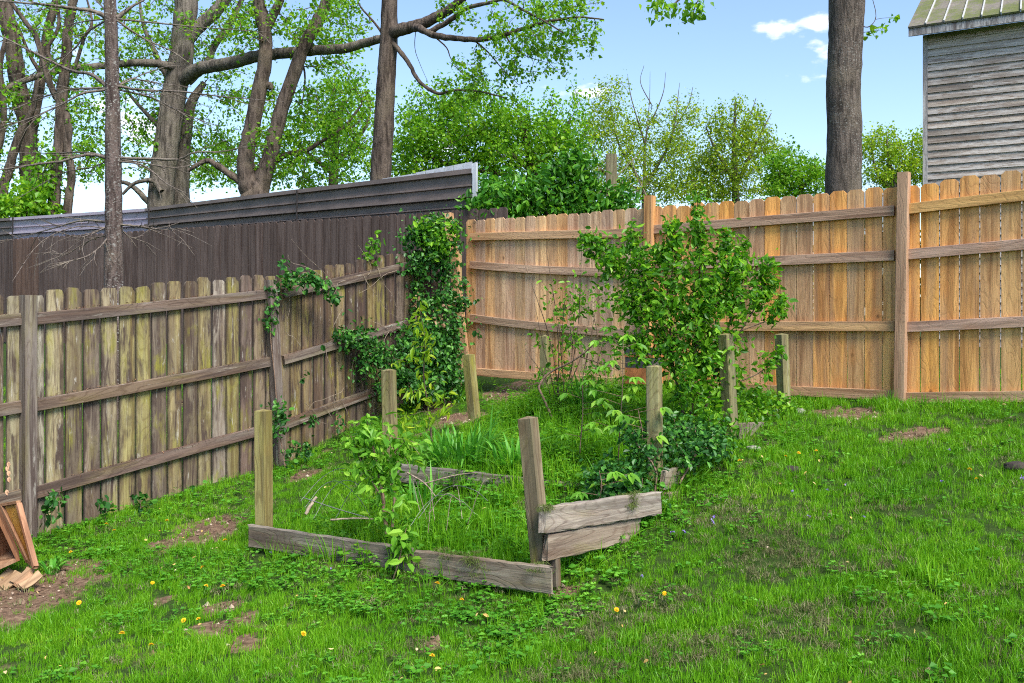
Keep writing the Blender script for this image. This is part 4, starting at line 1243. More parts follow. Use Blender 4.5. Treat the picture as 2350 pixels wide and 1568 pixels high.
# dried leaf garland on the old fence
gar = thing('dried_leaf_garland', 'hanging string of tan dried leaves on the old fence', 'garland', tuple(P(18, 1130, 6.55)))
part('string', tube_mesh('string', [smooth_line([P(18, 1052, 6.55), P(17, 1100, 6.54), P(14, 1150, 6.55)], [.002] * 3, 4)], 4, M_VINE), gar)
M_DRY = plain('dried_tan_leaf', (.56, .33, .20), .8, 0, .25, 40)
for (a, b_) in ((19, 1066), (16, 1076), (19, 1087), (20, 1101), (15, 1130)):
    c = np.array([P(a, b_ - 6, 6.53)])
    me = leaf_mesh('dried_leaf', c, np.array([[.1, 0, -1.0]]), np.array([[.3, -1, .1]]), np.array([.042]), np.array([.024]), 'oval', M_DRY)
    o = part('dried_leaf', me, gar)
    sol = o.modifiers.new('thickness', 'SOLIDIFY'); sol.thickness = .004
# lichen-blue disc on the first post is skipped; orange tub behind the bush
M_OR = plain('orange_plastic', (.62, .16, .035), .45, 0, .2, 8)
M_DK = plain('dark_grey_plastic', (.055, .055, .06), .5, 0, .2, 8)
tub_c = P(1478, 880, 8.75)
tub = thing('orange_bin', 'orange and dark grey bin half hidden behind the bush', 'bin', tuple(tub_c))
def lathe(name, prof, mat, parent, c, n=24):
    ang = np.linspace(0, 2 * np.pi, n, endpoint=False)
    V = np.concatenate([np.stack([c[0] + rr_ * np.cos(ang), c[1] + rr_ * np.sin(ang), np.full(n, c[2] + zz)], 1) for rr_, zz in prof])
    i = np.arange(len(prof) - 1)[:, None] * n; k = np.arange(n)[None]; k2 = (k + 1) % n
    Fq = np.stack([i + k, i + k2, i + n + k2, i + n + k], -1).reshape(-1, 4)
    return part(name, np_mesh(name, V, Fq, mat, smooth=True), parent)
bw, bf = Vector((.80, -.60, 0)), Vector((-.60, -.80, 0))
M_OR2 = plain('weathered_orange_wood', (.42, .15, .05), .7, 0, .35, 14)
for nm, z0, z1, w_, mt in (('base', 0, .15, .15, M_OR2), ('panel', .151, .25, .147, M_DK), ('band', .251, .28, .152, M_OR2), ('rim', .281, .34, .155, M_DK)):
    prism(nm, obox(tub_c, bw, bf, UP, -w_, w_, -w_ * .7, w_ * .7, z0, z1), mt, tub)

# ------------------------------------------------------------------ climbing ivy in the corner
def mass(name, label, cat, ells, n, size, mat, base, seed, shape='oval', aspect=.75, up=.25, droop=.5, stems=(), smat=None, bias=.35, ntar=0, facing=None, extra=None, spread=.04, sizevar=.35, thing_=None, reach=None, loose=.02, shoots=.55):
    t = thing_ or thing(name, label, cat, tuple(base))
    pl = Plant(seed)
    for pts, rads in stems:
        pl.limb(pts, rads, n=5, wob=.15)
    if ntar and stems:
        tg, _ = in_ells(ells, ntar, seed + 1, .45)
        pl.reach(tg, **(reach or dict(step=.10, tip=.0018, rmax=.008, rk=.008, leafnodes=2, wob=.2)))
    for ln in pl.lines[:len(stems)]:
        for q_, _r in ln[int(len(ln) * .5):]:
            pl.tips += [(q_, np.zeros(3))] * 3
    if pl.lines:
        part('stem', tube_mesh('stem', pl.lines, 5, smat or M_VINE), t)
    pos, out = in_ells(ells, n, seed + 2, bias)
    pos = pos + np.random.default_rng(seed + 9).normal(0, 1, pos.shape) * loose * (1 + 1.6 * (np.random.default_rng(seed + 8).random((n, 1)) < .2))
    if ntar and stems:
        k = int(n * shoots)
        p2 = pl.leaf_points(k, spread)
        pos[:k] = p2
    if facing is not None:
        out = unit(out * .6 + np.array(facing))
    if extra is not None:
        pos = np.concatenate([pos, extra]); out = np.concatenate([out, np.tile(np.array([0, -1, .2]), (len(extra), 1))])
    part('foliage', scatter_leaves('foliage', pos, size, mat, shape, aspect, up, droop, out, seed + 3, sizevar), t)
    return t
FACE_L = (.7, -.6, .25)
E = [ell_px(975, 548, 48, 50, 10.45, .14), ell_px(940, 540, 20, 22, 10.4, .08), ell_px(1060, 735, 16, 22, 10.4, .06), ell_px(1075, 690, 14, 10, 10.4, .05), ell_px(925, 760, 24, 18, 10.2, .08), ell_px(1005, 585, 46, 36, 10.4, .13), ell_px(960, 612, 34, 14, 10.35, .1), ell_px(1000, 510, 30, 18, 10.5, .10), ell_px(1045, 545, 16, 50, 10.5, .08), ell_px(1040, 650, 22, 26, 10.45, .10), ell_px(1005, 702, 45, 32, 10.35, .12), ell_px(1050, 700, 25, 30, 10.4, .10),
     ell_px(960, 680, 18, 30, 10.35, .10), ell_px(1000, 770, 60, 50, 10.25, .16), ell_px(1035, 790, 25, 70, 10.4, .12), ell_px(950, 800, 50, 45, 10.1, .16), ell_px(1000, 850, 55, 60, 10.1, .16), ell_px(1040, 880, 22, 50, 10.3, .12), ell_px(900, 850, 45, 40, 9.85, .15),
     ell_px(830, 775, 50, 22, 9.65, .10), ell_px(800, 770, 28, 18, 9.5, .08), ell_px(860, 815, 40, 30, 9.75, .12), ell_px(840, 845, 25, 14, 9.6, .10), ell_px(960, 890, 50, 30, 9.9, .15), ell_px(880, 895, 20, 30, 9.7, .08)]
ST = [([P(1010, 900, 10.3), P(1020, 760, 10.42), P(1012, 680, 10.45), P(1018, 600, 10.5), P(1000, 520, 10.5)], [.018, .016, .014, .010, .005]),
      ([P(985, 905, 10.2), P(960, 800, 10.25), P(955, 700, 10.4), P(965, 600, 10.45)], [.014, .012, .010, .004]),
      ([P(950, 900, 10.0), P(905, 850, 9.9), P(850, 790, 9.72), P(780, 765, 9.5)], [.012, .010, .007, .003]),
      ([P(1018, 690, 10.42), P(1022, 640, 10.44), P(1018, 560, 10.5)], [.02, .018, .010])]
ivy = mass('ivy', 'dark glossy ivy climbing the fence corner', 'ivy', E, 10500, .043, ML_DARK, P(985, 905, 10.2), 70, stems=ST, facing=FACE_L, ntar=240, bias=.45, loose=.05)
# dead curled leaves within the ivy
dead, _ = in_ells([ell_px(1000, 735, 30, 25, 10.2, .06), ell_px(1025, 700, 20, 12, 10.2, .05), ell_px(960, 690, 15, 20, 10.2, .05)], 34, 5)
part('dead_leaf', scatter_leaves('dead_leaf', dead, .05, ML_DEAD, 'oval', .6, .2, .8, seed=6), ivy)
# lighter new growth at its top
new_g, _ = in_ells([ell_px(985, 530, 48, 40, 10.33, .12), ell_px(1045, 525, 14, 30, 10.4, .08), ell_px(1000, 560, 40, 40, 10.25, .08)], 520, 15)
part('new_growth', scatter_leaves('new_growth', new_g, .05, ML_MID, 'oval', .62, .4, .3, seed=16), ivy)

# vine on the second post and along the old fence top
E = [ell_px(620, 735, 9, 45, 8.72, .05), ell_px(650, 625, 18, 25, 8.8, .06), ell_px(652, 600, 7, 18, 8.8, .04), ell_px(690, 640, 40, 14, 8.9, .07), ell_px(735, 645, 25, 12, 9.05, .06), ell_px(765, 680, 14, 24, 9.15, .05), ell_px(640, 950, 20, 40, 8.68, .08), ell_px(635, 990, 14, 30, 8.65, .06), ell_px(610, 930, 10, 8, 8.6, .04), ell_px(690, 1035, 26, 22, 8.75, .08), ell_px(665, 1060, 18, 14, 8.6, .06)]
ST = [([P(655, 1075, 8.72), P(640, 980, 8.74), P(630, 860, 8.76), P(620, 740, 8.78), P(640, 650, 8.82), P(700, 640, 8.95), P(775, 690, 9.2)], [.006, .006, .005, .005, .004, .003, .002])]
mass('creeper_vine', 'leafy creeper wound up the second post of the old fence', 'vine', E, 620, .050, ML_DARK, P(655, 1075, 8.72), 90, stems=ST, facing=FACE_L, ntar=26, sizevar=.3)
E = [ell_px(852, 575, 16, 26, 10.0, .06), ell_px(870, 556, 8, 12, 10.0, .04), ell_px(845, 592, 14, 8, 10.0, .04)]
mass('creeper_sprig', 'small upright green sprig on top of the old fence near the corner', 'vine', E, 75, .055, ML_MID, P(850, 610, 10.0), 95, stems=[([P(850, 612, 10.0), P(853, 580, 10.0), P(868, 548, 10.0)], [.004, .003, .002])], ntar=6)
def sprig(label, c, z, rx, ry, n, size, seed, mat=ML_DARK, base=None):
    base = base or (c[0], c[1] + ry)
    return mass('fence_weed', label, 'weed', [ell_px(c[0], c[1], rx, ry, z, .05)], n, size, mat, P(base[0], base[1], z), seed,
                stems=[([P(base[0], base[1] + 4, z), P(c[0] + 3, c[1], z), P(c[0], c[1] - ry, z)], [.003, .0025, .0015])], facing=FACE_L, ntar=4, spread=.02)
sprig('leafy weed at the foot of the first old fence post', (115, 1180), 6.75, 18, 42, 40, .055, 110)
sprig('small climbing sprig higher on the pickets by the first post', (135, 1142), 6.9, 8, 14, 12, .045, 111)
sprig('weed growing up a picket gap below the lowest rail', (240, 1175), 7.25, 12, 28, 26, .05, 112)
sprig('sprawling low weed against the middle old pickets', (320, 1160), 7.5, 26, 22, 34, .05, 113)
sprig('thin weed before the pickets nearing the second post', (440, 1128), 7.85, 8, 10, 10, .045, 114)
sprig('leaf sprig hanging on the old fence beside the middle rail', (695, 870), 9.0, 10, 14, 14, .042, 115)
sprig('creeper sprig trailing on the lowest rail past the second post', (715, 965), 9.05, 22, 12, 30, .042, 116)
sprig('creeper sprig on the pickets above the lowest rail near the corner', (775, 975), 9.4, 10, 22, 22, .042, 117)
sprig('tuft of ivy leaves alone on the newer fence', (1098, 765), 10.55, 6, 10, 7, .05, 118)
# bare tendrils on the old fence's last bay
rt = random.Random(31)
tend = []
for i in range(30):
    uu = rt.uniform(2.02, 2.8); q = rt.choice(RAILS_L)
    f = uu - 2
    z0 = EYE + lerp(q[2], q[3], f)
    pts = []
    x_, zz = uu, z0 + rt.uniform(-.1, .15)
    dx, dz = rt.uniform(-.05, .08), rt.uniform(-.2, .1)
    for k in range(6):
        p = lpos(x_, .012 + rt.uniform(-.012, .014))
        pts.append((p.x, p.y, zz))
        dx += rt.uniform(-.05, .05); dz += rt.uniform(-.12, .12)
        x_ += dx * .7; zz += dz * .55
        x_ = min(max(x_, 2.03), 2.85)
    tend.append(smooth_line(pts, lin(.0032, .0014, 6), 5, .0))
for (a, b_) in (((640, 650), (930, 590)), ((660, 700), (760, 730)), ((650, 800), (720, 830)), ((870, 580), (930, 590))):
    pass
t = thing('dry_vine', 'tangle of bare dry vine stems over the old fence last bay', 'vine', (LP1.x + LSTEP.x, LP1.y + LSTEP.y, H(-2.25, 8.9)))
part('stem', tube_mesh('stem', tend, 4, M_TWIGP), t)

# ------------------------------------------------------------------ the big bush in the bed
E = [ell_px(1450, 610, 95, 50, 7.5, .30), ell_px(1400, 590, 55, 28, 7.5, .20), ell_px(1530, 590, 50, 45, 7.45, .25), ell_px(1600, 520, 26, 45, 7.45, .14), ell_px(1601, 465, 11, 30, 7.45, .07), ell_px(1620, 590, 60, 50, 7.4, .26), ell_px(1690, 600, 30, 45, 7.4, .16),
     ell_px(1660, 670, 80, 70, 7.35, .30), ell_px(1735, 680, 40, 50, 7.35, .18), ell_px(1540, 690, 110, 75, 7.4, .34), ell_px(1450, 690, 60, 50, 7.5, .24), ell_px(1590, 780, 90, 80, 7.35, .34), ell_px(1500, 790, 70, 50, 7.4, .26), ell_px(1640, 850, 60, 90, 7.3, .26),
     ell_px(1580, 900, 55, 90, 7.2, .26), ell_px(1640, 960, 60, 50, 7.0, .22), ell_px(1720, 750, 30, 30, 7.3, .14), ell_px(1720, 820, 25, 30, 7.4, .12), ell_px(1350, 570, 18, 22, 7.5, .07), ell_px(1450, 545, 16, 28, 7.5, .07), ell_px(1540, 535, 16, 26, 7.4, .07), ell_px(1762, 620, 16, 26, 7.3, .07), ell_px(1670, 555, 14, 28, 7.35, .07), ell_px(1775, 705, 22, 18, 7.3, .07)]
ST = [([P(1585, 1010, 7.3), P(1590, 860, 7.35), P(1610, 700, 7.4), P(1600, 560, 7.45), P(1601, 450, 7.45)], [.018, .014, .010, .006, .002]),
      ([P(1580, 1010, 7.3), P(1545, 840, 7.4), P(1500, 700, 7.45), P(1430, 620, 7.5), P(1350, 575, 7.5)], [.015, .012, .009, .005, .002]),
      ([P(1600, 1010, 7.25), P(1640, 860, 7.3), P(1680, 720, 7.35), P(1700, 620, 7.4), P(1705, 560, 7.4)], [.014, .011, .008, .005, .002]),
      ([P(1640, 860, 7.3), P(1700, 760, 7.3), P(1750, 680, 7.35), P(1775, 645, 7.35)], [.009, .007, .004, .002]),
      ([P(1690, 880, 7.4), P(1750, 850, 7.45), P(1790, 800, 7.5)], [.006, .004, .002]), ([P(1590, 820, 7.35), P(1480, 800, 7.4), P(1400, 770, 7.4)], [.007, .005, .002]), ([P(1545, 840, 7.4), P(1530, 640, 7.4), P(1545, 550, 7.4)], [.008, .005, .002]),
      ([P(1430, 620, 7.5), P(1380, 560, 7.5), P(1342, 548, 7.5)], [.004, .003, .0015]), ([P(1500, 700, 7.45), P(1460, 580, 7.5), P(1448, 525, 7.5)], [.004, .003, .0015]), ([P(1540, 640, 7.4), P(1555, 560, 7.4), P(1535, 515, 7.4)], [.004, .003, .0015]),
      ([P(1680, 720, 7.35), P(1745, 640, 7.3), P(1765, 600, 7.3)], [.004, .003, .0015]), ([P(1650, 700, 7.35), P(1660, 580, 7.35), P(1672, 535, 7.35)], [.004, .003, .0015]), ([P(1700, 760, 7.3), P(1770, 730, 7.3), P(1800, 690, 7.3)], [.004, .003, .0015])]
mass('bush', 'large leafy green bush overgrowing the middle of the garden bed', 'bush', E, 10500, .044, ML_MID, P(1585, 1010, 7.3), 130, stems=ST, smat=M_TWIG, ntar=430, bias=.42, up=.4, droop=.25, aspect=.58, sizevar=.5,
     reach=dict(step=.10, tip=.0018, rmax=.006, rk=.006, leafnodes=4, wob=.15, lift=.25), spread=.034, loose=.06, shoots=.86)
# dark trailing ground ivy over the side boards
E = [ell_px(1430, 1100, 80, 45, 6.1, .28), ell_px(1490, 1055, 50, 55, 6.25, .16), ell_px(1575, 1040, 70, 28, 6.35, .2), ell_px(1620, 1010, 60, 45, 6.6, .22), ell_px(1380, 1125, 50, 22, 6.0, .2), ell_px(1650, 1040, 36, 26, 6.7, .15), ell_px(1520, 1140, 12, 26, 5.95, .07), ell_px(1500, 1000, 50, 25, 6.4, .2), ell_px(1560, 985, 60, 30, 6.8, .2), ell_px(1540, 1015, 40, 22, 6.4, .1)]
ST = [([P(1500, 1150, 6.1), P(1505, 1080, 6.1), P(1470, 1030, 6.1), P(1440, 990, 6.2)], [.010, .008, .006, .003]), ([P(1560, 1110, 6.2), P(1600, 1040, 6.3), P(1640, 1000, 6.5)], [.008, .006, .003]), ([P(1460, 1140, 6.0), P(1420, 1090, 6.1), P(1370, 1100, 6.1)], [.007, .005, .003])]
mass('ground_ivy', 'low dark trailing ivy heaped over the side boards of the bed', 'ivy', E, 4600, .034, ML_DARK, P(1500, 1150, 6.1), 140, stems=ST, ntar=120, up=.45, droop=.3, aspect=.72, bias=.38)
E = [ell_px(1745, 935, 60, 30, 7.85, .22), ell_px(1720, 950, 40, 28, 7.6, .18), ell_px(1795, 955, 28, 22, 8.0, .15), ell_px(1740, 905, 25, 18, 7.9, .1)]
mass('low_shrub', 'low light green shrub between the two posts beside the newer fence', 'shrub', E, 900, .042, ML_MID, P(1745, 975, 7.8), 150, stems=[([P(1745, 980, 7.8), P(1740, 940, 7.8), P(1735, 890, 7.85)], [.006, .004, .002]), ([P(1750, 980, 7.8), P(1790, 940, 7.9), P(1815, 920, 8.0)], [.005, .004, .002]), ([P(1740, 975, 7.8), P(1705, 940, 7.6), P(1690, 900, 7.6)], [.005, .004, .002])], ntar=60, up=.5, droop=.2)

# yellow-green sapling
ST = [([P(992, 1018, 7.6), P(982, 930, 7.65), P(972, 860, 7.7), P(975, 780, 7.7), P(962, 700, 7.7)], [.008, .007, .006, .004, .002])]
E = [ell_px(965, 735, 30, 40, 7.7, .12), ell_px(975, 790, 38, 40, 7.7, .12), ell_px(950, 830, 42, 26, 7.7, .12), ell_px(995, 860, 34, 26, 7.65, .12), ell_px(955, 905, 44, 20, 7.6, .14), ell_px(1020, 930, 40, 25, 7.6, .16), ell_px(950, 960, 50, 25, 7.5, .18)]
mass('sapling', 'slender yellow-green sapling standing before the corner ivy', 'sapling', E, 190, .072, ML_YELLOW, P(992, 1018, 7.6), 160, shape='lance', aspect=.34, stems=ST, smat=M_TWIG, ntar=34, up=.45, droop=.75, spread=.03, sizevar=.25)
# broad-leaved shrub at the front board
ST = [([P(888, 1225, 5.62), P(880, 1150, 5.65), P(868, 1080, 5.7), P(850, 1000, 5.75), P(842, 965, 5.75)], [.013, .012, .009, .005, .002]), ([P(900, 1210, 5.6), P(905, 1130, 5.65), P(895, 1060, 5.7), P(930, 1010, 5.7)], [.009, .007, .005, .002]), ([P(880, 1150, 5.65), P(830, 1060, 5.7), P(805, 1000, 5.75)], [.007, .005, .002])]
E = [ell_px(850, 1040, 48, 45, 5.72, .16), ell_px(830, 990, 40, 28, 5.75, .14), ell_px(890, 1000, 60, 30, 5.75, .16), ell_px(870, 1095, 45, 45, 5.68, .16), ell_px(905, 1150, 34, 35, 5.62, .13), ell_px(940, 1035, 40, 30, 5.72, .13), ell_px(870, 1185, 25, 25, 5.6, .1)]
mass('broadleaf_shrub', 'pale broad-leaved shrub growing beside the front board', 'shrub', E, 560, .060, ML_PALE, P(888, 1225, 5.62), 170, shape='oval', aspect=.56, stems=ST, smat=M_VINE, ntar=60, up=.5, droop=.35, spread=.035, sizevar=.3)
E = [ell_px(925, 1245, 28, 25, 5.36, .07), ell_px(920, 1285, 22, 25, 5.34, .06), ell_px(940, 1225, 22, 12, 5.4, .06)]
mass('broadleaf_shoot', 'broad-leaved shoot hanging over the front board', 'shrub', E, 52, .085, ML_PALE, P(905, 1330, 5.36), 175, shape='oval', aspect=.56, stems=[([P(900, 1335, 5.36), P(915, 1290, 5.34), P(925, 1240, 5.38), P(935, 1205, 5.42)], [.004, .004, .003, .002])], ntar=8, up=.4, droop=.6, spread=.02, sizevar=.2)
# twiggy shrub with few leaves
rt = random.Random(17)
pl = Plant(180)
for tip in ((1196, 585), (1252, 560), (1300, 640), (1335, 575), (1225, 690), (1385, 620), (1360, 690), (1280, 720), (1320, 700), (1400, 720), (1205, 800)):
    b0 = (1290 + rt.uniform(-30, 30), 970)
    mid = (lerp(b0[0], tip[0], .5) + rt.uniform(-15, 25), lerp(b0[1], tip[1], .5))
    z0 = rt.uniform(8.4, 9.0)
    pl.limb([P(*b0, 8.7), P(*mid, lerp(8.7, z0, .5)), P(*tip, z0)], [.007, .004, .0016], n=7, wob=.5)
tg, _ = in_ells([ell_px(1300, 800, 90, 130, 8.7, .35), ell_px(1320, 680, 80, 90, 8.7, .3), ell_px(1350, 850, 90, 90, 8.5, .3)], 150, 18, .5)
pl.reach(tg, step=.10, tip=.0014, rmax=.004, rk=.005, leafnodes=2, wob=.2)
t = thing('twiggy_shrub', 'thin twiggy shrub with sparse small leaves before the newer fence', 'shrub', P(1290, 975, 8.7))
part('stem', tube_mesh('stem', pl.lines, 4, M_TWIG), t)
lp = pl.leaf_points(760, .035); lp = lp[lp[:, 2] < P(0, 690, 8.7).z + np.random.default_rng(3).random(len(lp)) * .5]
part('foliage', scatter_leaves('foliage', lp, .045, ML_MID, 'oval', .6, .4, .4, seed=19), t)
# bent bare cane
t = add('bare_cane', tube_mesh('bare_cane', [smooth_line([P(1268, 960, 8.2), P(1243, 905, 8.25), P(1238, 885, 8.3), P(1262, 855, 8.35), P(1320, 825, 8.3), P(1368, 780, 8.25), P(1362, 720, 8.2)], [.011, .011, .011, .010, .008, .006, .004], 6, .1, 3),
                                                 smooth_line([P(1330, 818, 8.3), P(1380, 835, 8.25), P(1440, 848, 8.2)], [.006, .005, .002], 5, .1, 4)], 7, M_VINE))
tag(t, 'bent reddish bare cane arching out of the twiggy shrub', 'cane')
# palmate seedling stems
def palmate(label, base, z, height_px, n, seed, lean=0, size=.085):
    rr_ = np.random.default_rng(seed)
    t = thing('palmate_seedling', label, 'seedling', tuple(P(base[0], base[1], z)), 'palmate seedlings in the bed')
    top = (base[0] + lean, base[1] - height_px)
    ln = smooth_line([P(*base, z), P(base[0] + lean * .3 + 6, base[1] - height_px * .5, z), P(*top, z)], [.005, .004, .002], 8, .2, seed)
    lines = [ln]; pos = []; dd = []; nn = []
    for k in range(n):
        q = np.array(ln[min(len(ln) - 1, int((.2 + .8 * k / n) * len(ln)))][0])
        a = rr_.uniform(0, 2 * np.pi)
        e = q + np.array([np.cos(a), np.sin(a) * .8 - .2, .25]) * rr_.uniform(.08, .2)
        lines.append([(q, .002), (e, .0012)])
        for m_ in range(5):
            th_ = a + (m_ - 2) * .75
            pos.append(e); dd.append([np.cos(th_), np.sin(th_), -.45]); nn.append([rr_.normal(0, .2), rr_.normal(0, .2) - .2, 1])
    part('stem', tube_mesh('stem', lines, 4, M_VINE), t)
    L = size * rr_.uniform(.7, 1.2, len(pos))
    part('foliage', leaf_mesh('foliage', np.array(pos), np.array(dd), np.array(nn), L, L * .48, 'oval', ML_PALE, None, rr_), t)
palmate('tallest bright five-leaflet seedling just beside the bed post', (1418, 1060), 6.6, 300, 20, 5, 12)
palmate('five-leaflet seedling with a thin dark stem behind the leaning post', (1330, 1040), 6.9, 200, 11, 6, 5)
palmate('short bright seedling at the front of the ground ivy', (1375, 1150), 5.9, 70, 5, 7, 0)
palmate('bright seedling in front of the second post row', (1470, 1050), 6.2, 110, 8, 8, -6)

# strap-leaved clumps
def strap_clump(label, c, z, n, L, spread, seed):
    rr_ = np.random.default_rng(seed)
    base = np.array(P(*c, z))
    Vs, Fs = [], []
    tints = []
    for i in range(n):
        a = rr_.uniform(0, 2 * np.pi); rad = spread * np.sqrt(rr_.random())
        o = base + np.array([np.cos(a) * rad, np.sin(a) * rad * .6, 0]); o[2] = H(o[0], o[1]) - .01
        d = np.array([np.cos(a), np.sin(a)]) * rr_.uniform(.3, 1.35) + rr_.normal(0, .4, 2)
        ll = L * rr_.uniform(.6, 1.15); w = rr_.uniform(.016, .027)
        side = np.array([-d[1], d[0], 0]); side /= np.linalg.norm(side) + 1e-6
        m_ = 6
        for k in range(m_ + 1):
            f = k / m_
            p = o + np.array([d[0] * ll * .55 * f ** 1.6, d[1] * ll * .55 * f ** 1.6, ll * (f - .38 * np.linalg.norm(d) * f ** 2.6)])
            ww = w * (1 - f ** 3) * .5 + .0006
            Vs += [p - side * ww, p + side * ww]
        b0 = i * (m_ + 1) * 2
        for k in range(m_):
            Fs.append((b0 + 2 * k, b0 + 2 * k + 1, b0 + 2 * k + 3, b0 + 2 * k + 2))
        tints += [rr_.random()] * ((m_ + 1) * 2)
    o = add('strap_leaf_plant', np_mesh('strap_leaf_plant', np.array(Vs), np.array(Fs), ML_IRIS, tints))
    tag(o, label, 'plant', 'strap-leaved clumps in the bed')
strap_clump('broad clump of long strap leaves behind the second board', (1060, 1070), 7.25, 150, .50, .22, 1)
strap_clump('strap-leaf clump half hidden behind the leaning post', (1175, 1085), 6.95, 60, .40, .14, 2)
strap_clump('upright dark strap-leaf clump far back in the bed', (1345, 965), 8.5, 60, .50, .12, 3)
strap_clump('small strap-leaf tuft at the foot of the ground ivy', (1400, 1150), 6.25, 40, .36, .12, 4)
strap_clump('low strap-leaf tuft below the second board', (960, 1130), 6.5, 34, .36, .10, 5)
strap_clump('strap-leaf plant beside the hive frame', (118, 1275), 6.2, 22, .17, .05, 6)

# wire cage, sticks and dead canes in the front bed
rt = random.Random(91)
M_WIRE = plain('galvanised_wire', (.16, .16, .16), .5, .6, .2, 30)
lines = []
for (x0, y0, x1, y1, hgt, z) in ((690, 1150, 880, 1120, 60, 5.8), (720, 1190, 870, 1165, 75, 5.7), (770, 1190, 900, 1110, 50, 5.9), (960, 1190, 1120, 1150, 55, 5.7), (700, 1165, 850, 1185, 70, 5.75), (940, 1210, 1090, 1180, 60, 5.6)):
    lines.append(smooth_line([P(x0, y0, z), P(lerp(x0, x1, .25), lerp(y0, y1, .25) - hgt * .75, z + .1), P(lerp(x0, x1, .5), lerp(y0, y1, .5) - hgt, z + .1), P(lerp(x0, x1, .8), lerp(y0, y1, .8) - hgt * .6, z), P(x1, y1, z)], [.0018] * 5, 7))
lines.append(smooth_line([P(695, 1142, 5.75), P(780, 1170, 5.72), P(872, 1196, 5.7)], [.003] * 3, 6))
t = add('wire_plant_support', tube_mesh('wire_plant_support', lines, 5, M_WIRE))
tag(t, 'collapsed thin wire hoops of a plant cage in the front bed', 'plant cage')
t = add('broken_stick', tube_mesh('broken_stick', [smooth_line([P(701, 1180, 5.72), P(713, 1160, 5.74), P(727, 1141, 5.76)], [.012, .012, .010], 4, .15, 2)], 6, M_TWIGP))
tag(t, 'short thick pale broken stick lying against the wire hoops', 'stick')
t = add('broken_stick', tube_mesh('broken_stick', [smooth_line([P(758, 1193, 5.66), P(810, 1190, 5.67), P(872, 1192, 5.68)], [.007, .006, .005], 4, .15, 3)], 6, M_TWIGP))
tag(t, 'long thin pale stick lying level in the front bed', 'stick')
pl = Plant(190)
for i in range(8):
    x0 = rt.uniform(950, 1110); y0 = rt.uniform(1160, 1230); z = rt.uniform(5.5, 6.1)
    x1 = x0 + rt.uniform(-90, 90); h = rt.uniform(40, 120)
    pl.limb([P(x0, y0, z), P(lerp(x0, x1, .5), y0 - h, z + rt.uniform(-.1, .1)), P(x1, y0 - h * rt.uniform(.4, 1.2), z)], [.0026, .002, .001], n=6, wob=.3)
pl.limb([P(935, 1085, 6.2), P(975, 1110, 6.1), P(1000, 1140, 6.0)], [.006, .005, .003], n=5)
pl.limb([P(975, 1110, 6.1), P(1040, 1092, 6.1), P(1090, 1085, 6.1)], [.005, .004, .002], n=5)
t = add('dead_canes', tube_mesh('dead_canes', pl.lines, 4, M_TWIGP)); tag(t, 'dry leafless canes bending over the grass in the front bed', 'canes'); t['kind'] = 'stuff'
pl = Plant(191)
pl.limb([P(1120, 1000, 7.6), P(1180, 1035, 7.2), P(1230, 1055, 6.9)], [.007, .006, .004], n=5)
t = add('fallen_branch', tube_mesh('fallen_branch', pl.lines, 6, M_TWIG)); tag(t, 'thin dark fallen branch sloping towards the leaning post', 'branch')

# stones and dark clods
def lump(name, c, s, mat, label, cat, seed, squash=.6, group=None):
    bm = bmesh.new()
    bmesh.ops.create_icosphere(bm, subdivisions=3, radius=1)
    for v_ in bm.verts:
        k_ = 1 + .28 * mnoise.fractal(v_.co * 1.6 + Vector((seed * 3.1, seed, 0)), 1, 2, 3)
        v_.co = Vector((v_.co.x * s, v_.co.y * s * .8, v_.co.z * s * squash)) * k_
    me = bpy.data.meshes.new(name); bm.to_mesh(me); bm.free(); me.materials.append(mat)
    for p_ in me.polygons:
        p_.use_smooth = True
    o = add(name, me); o.location = c
    return tag(o, label, cat, group)
M_STONE = plain('pale_stone', (.27, .25, .22), .9, 0, .25, 20, .4)
M_CLOD = plain('dark_earth_clod', (.035, .026, .020), .95, 0, .4, 30, .8)
lump('stone', G(1730, 1034) + Vector((0, 0, .01)), .055, M_STONE, 'pale flat stone beside the rotten board stub', 'stone', 1, .45)
lump('stone', G(1836, 950) + Vector((0, 0, .01)), .045, M_STONE, 'rounded stone at the foot of the post nearest the newer fence', 'stone', 2, .8)
lump('earth_clod', G(1818, 1088) + Vector((0, 0, .02)), .055, M_CLOD, 'dark earth clod out on the open lawn', 'clod', 3, .55)
lump('earth_clod', G(2332, 1080) + Vector((0, 0, .02)), .075, M_CLOD, 'dark earth clod cut by the photo edge', 'clod', 4, .5)

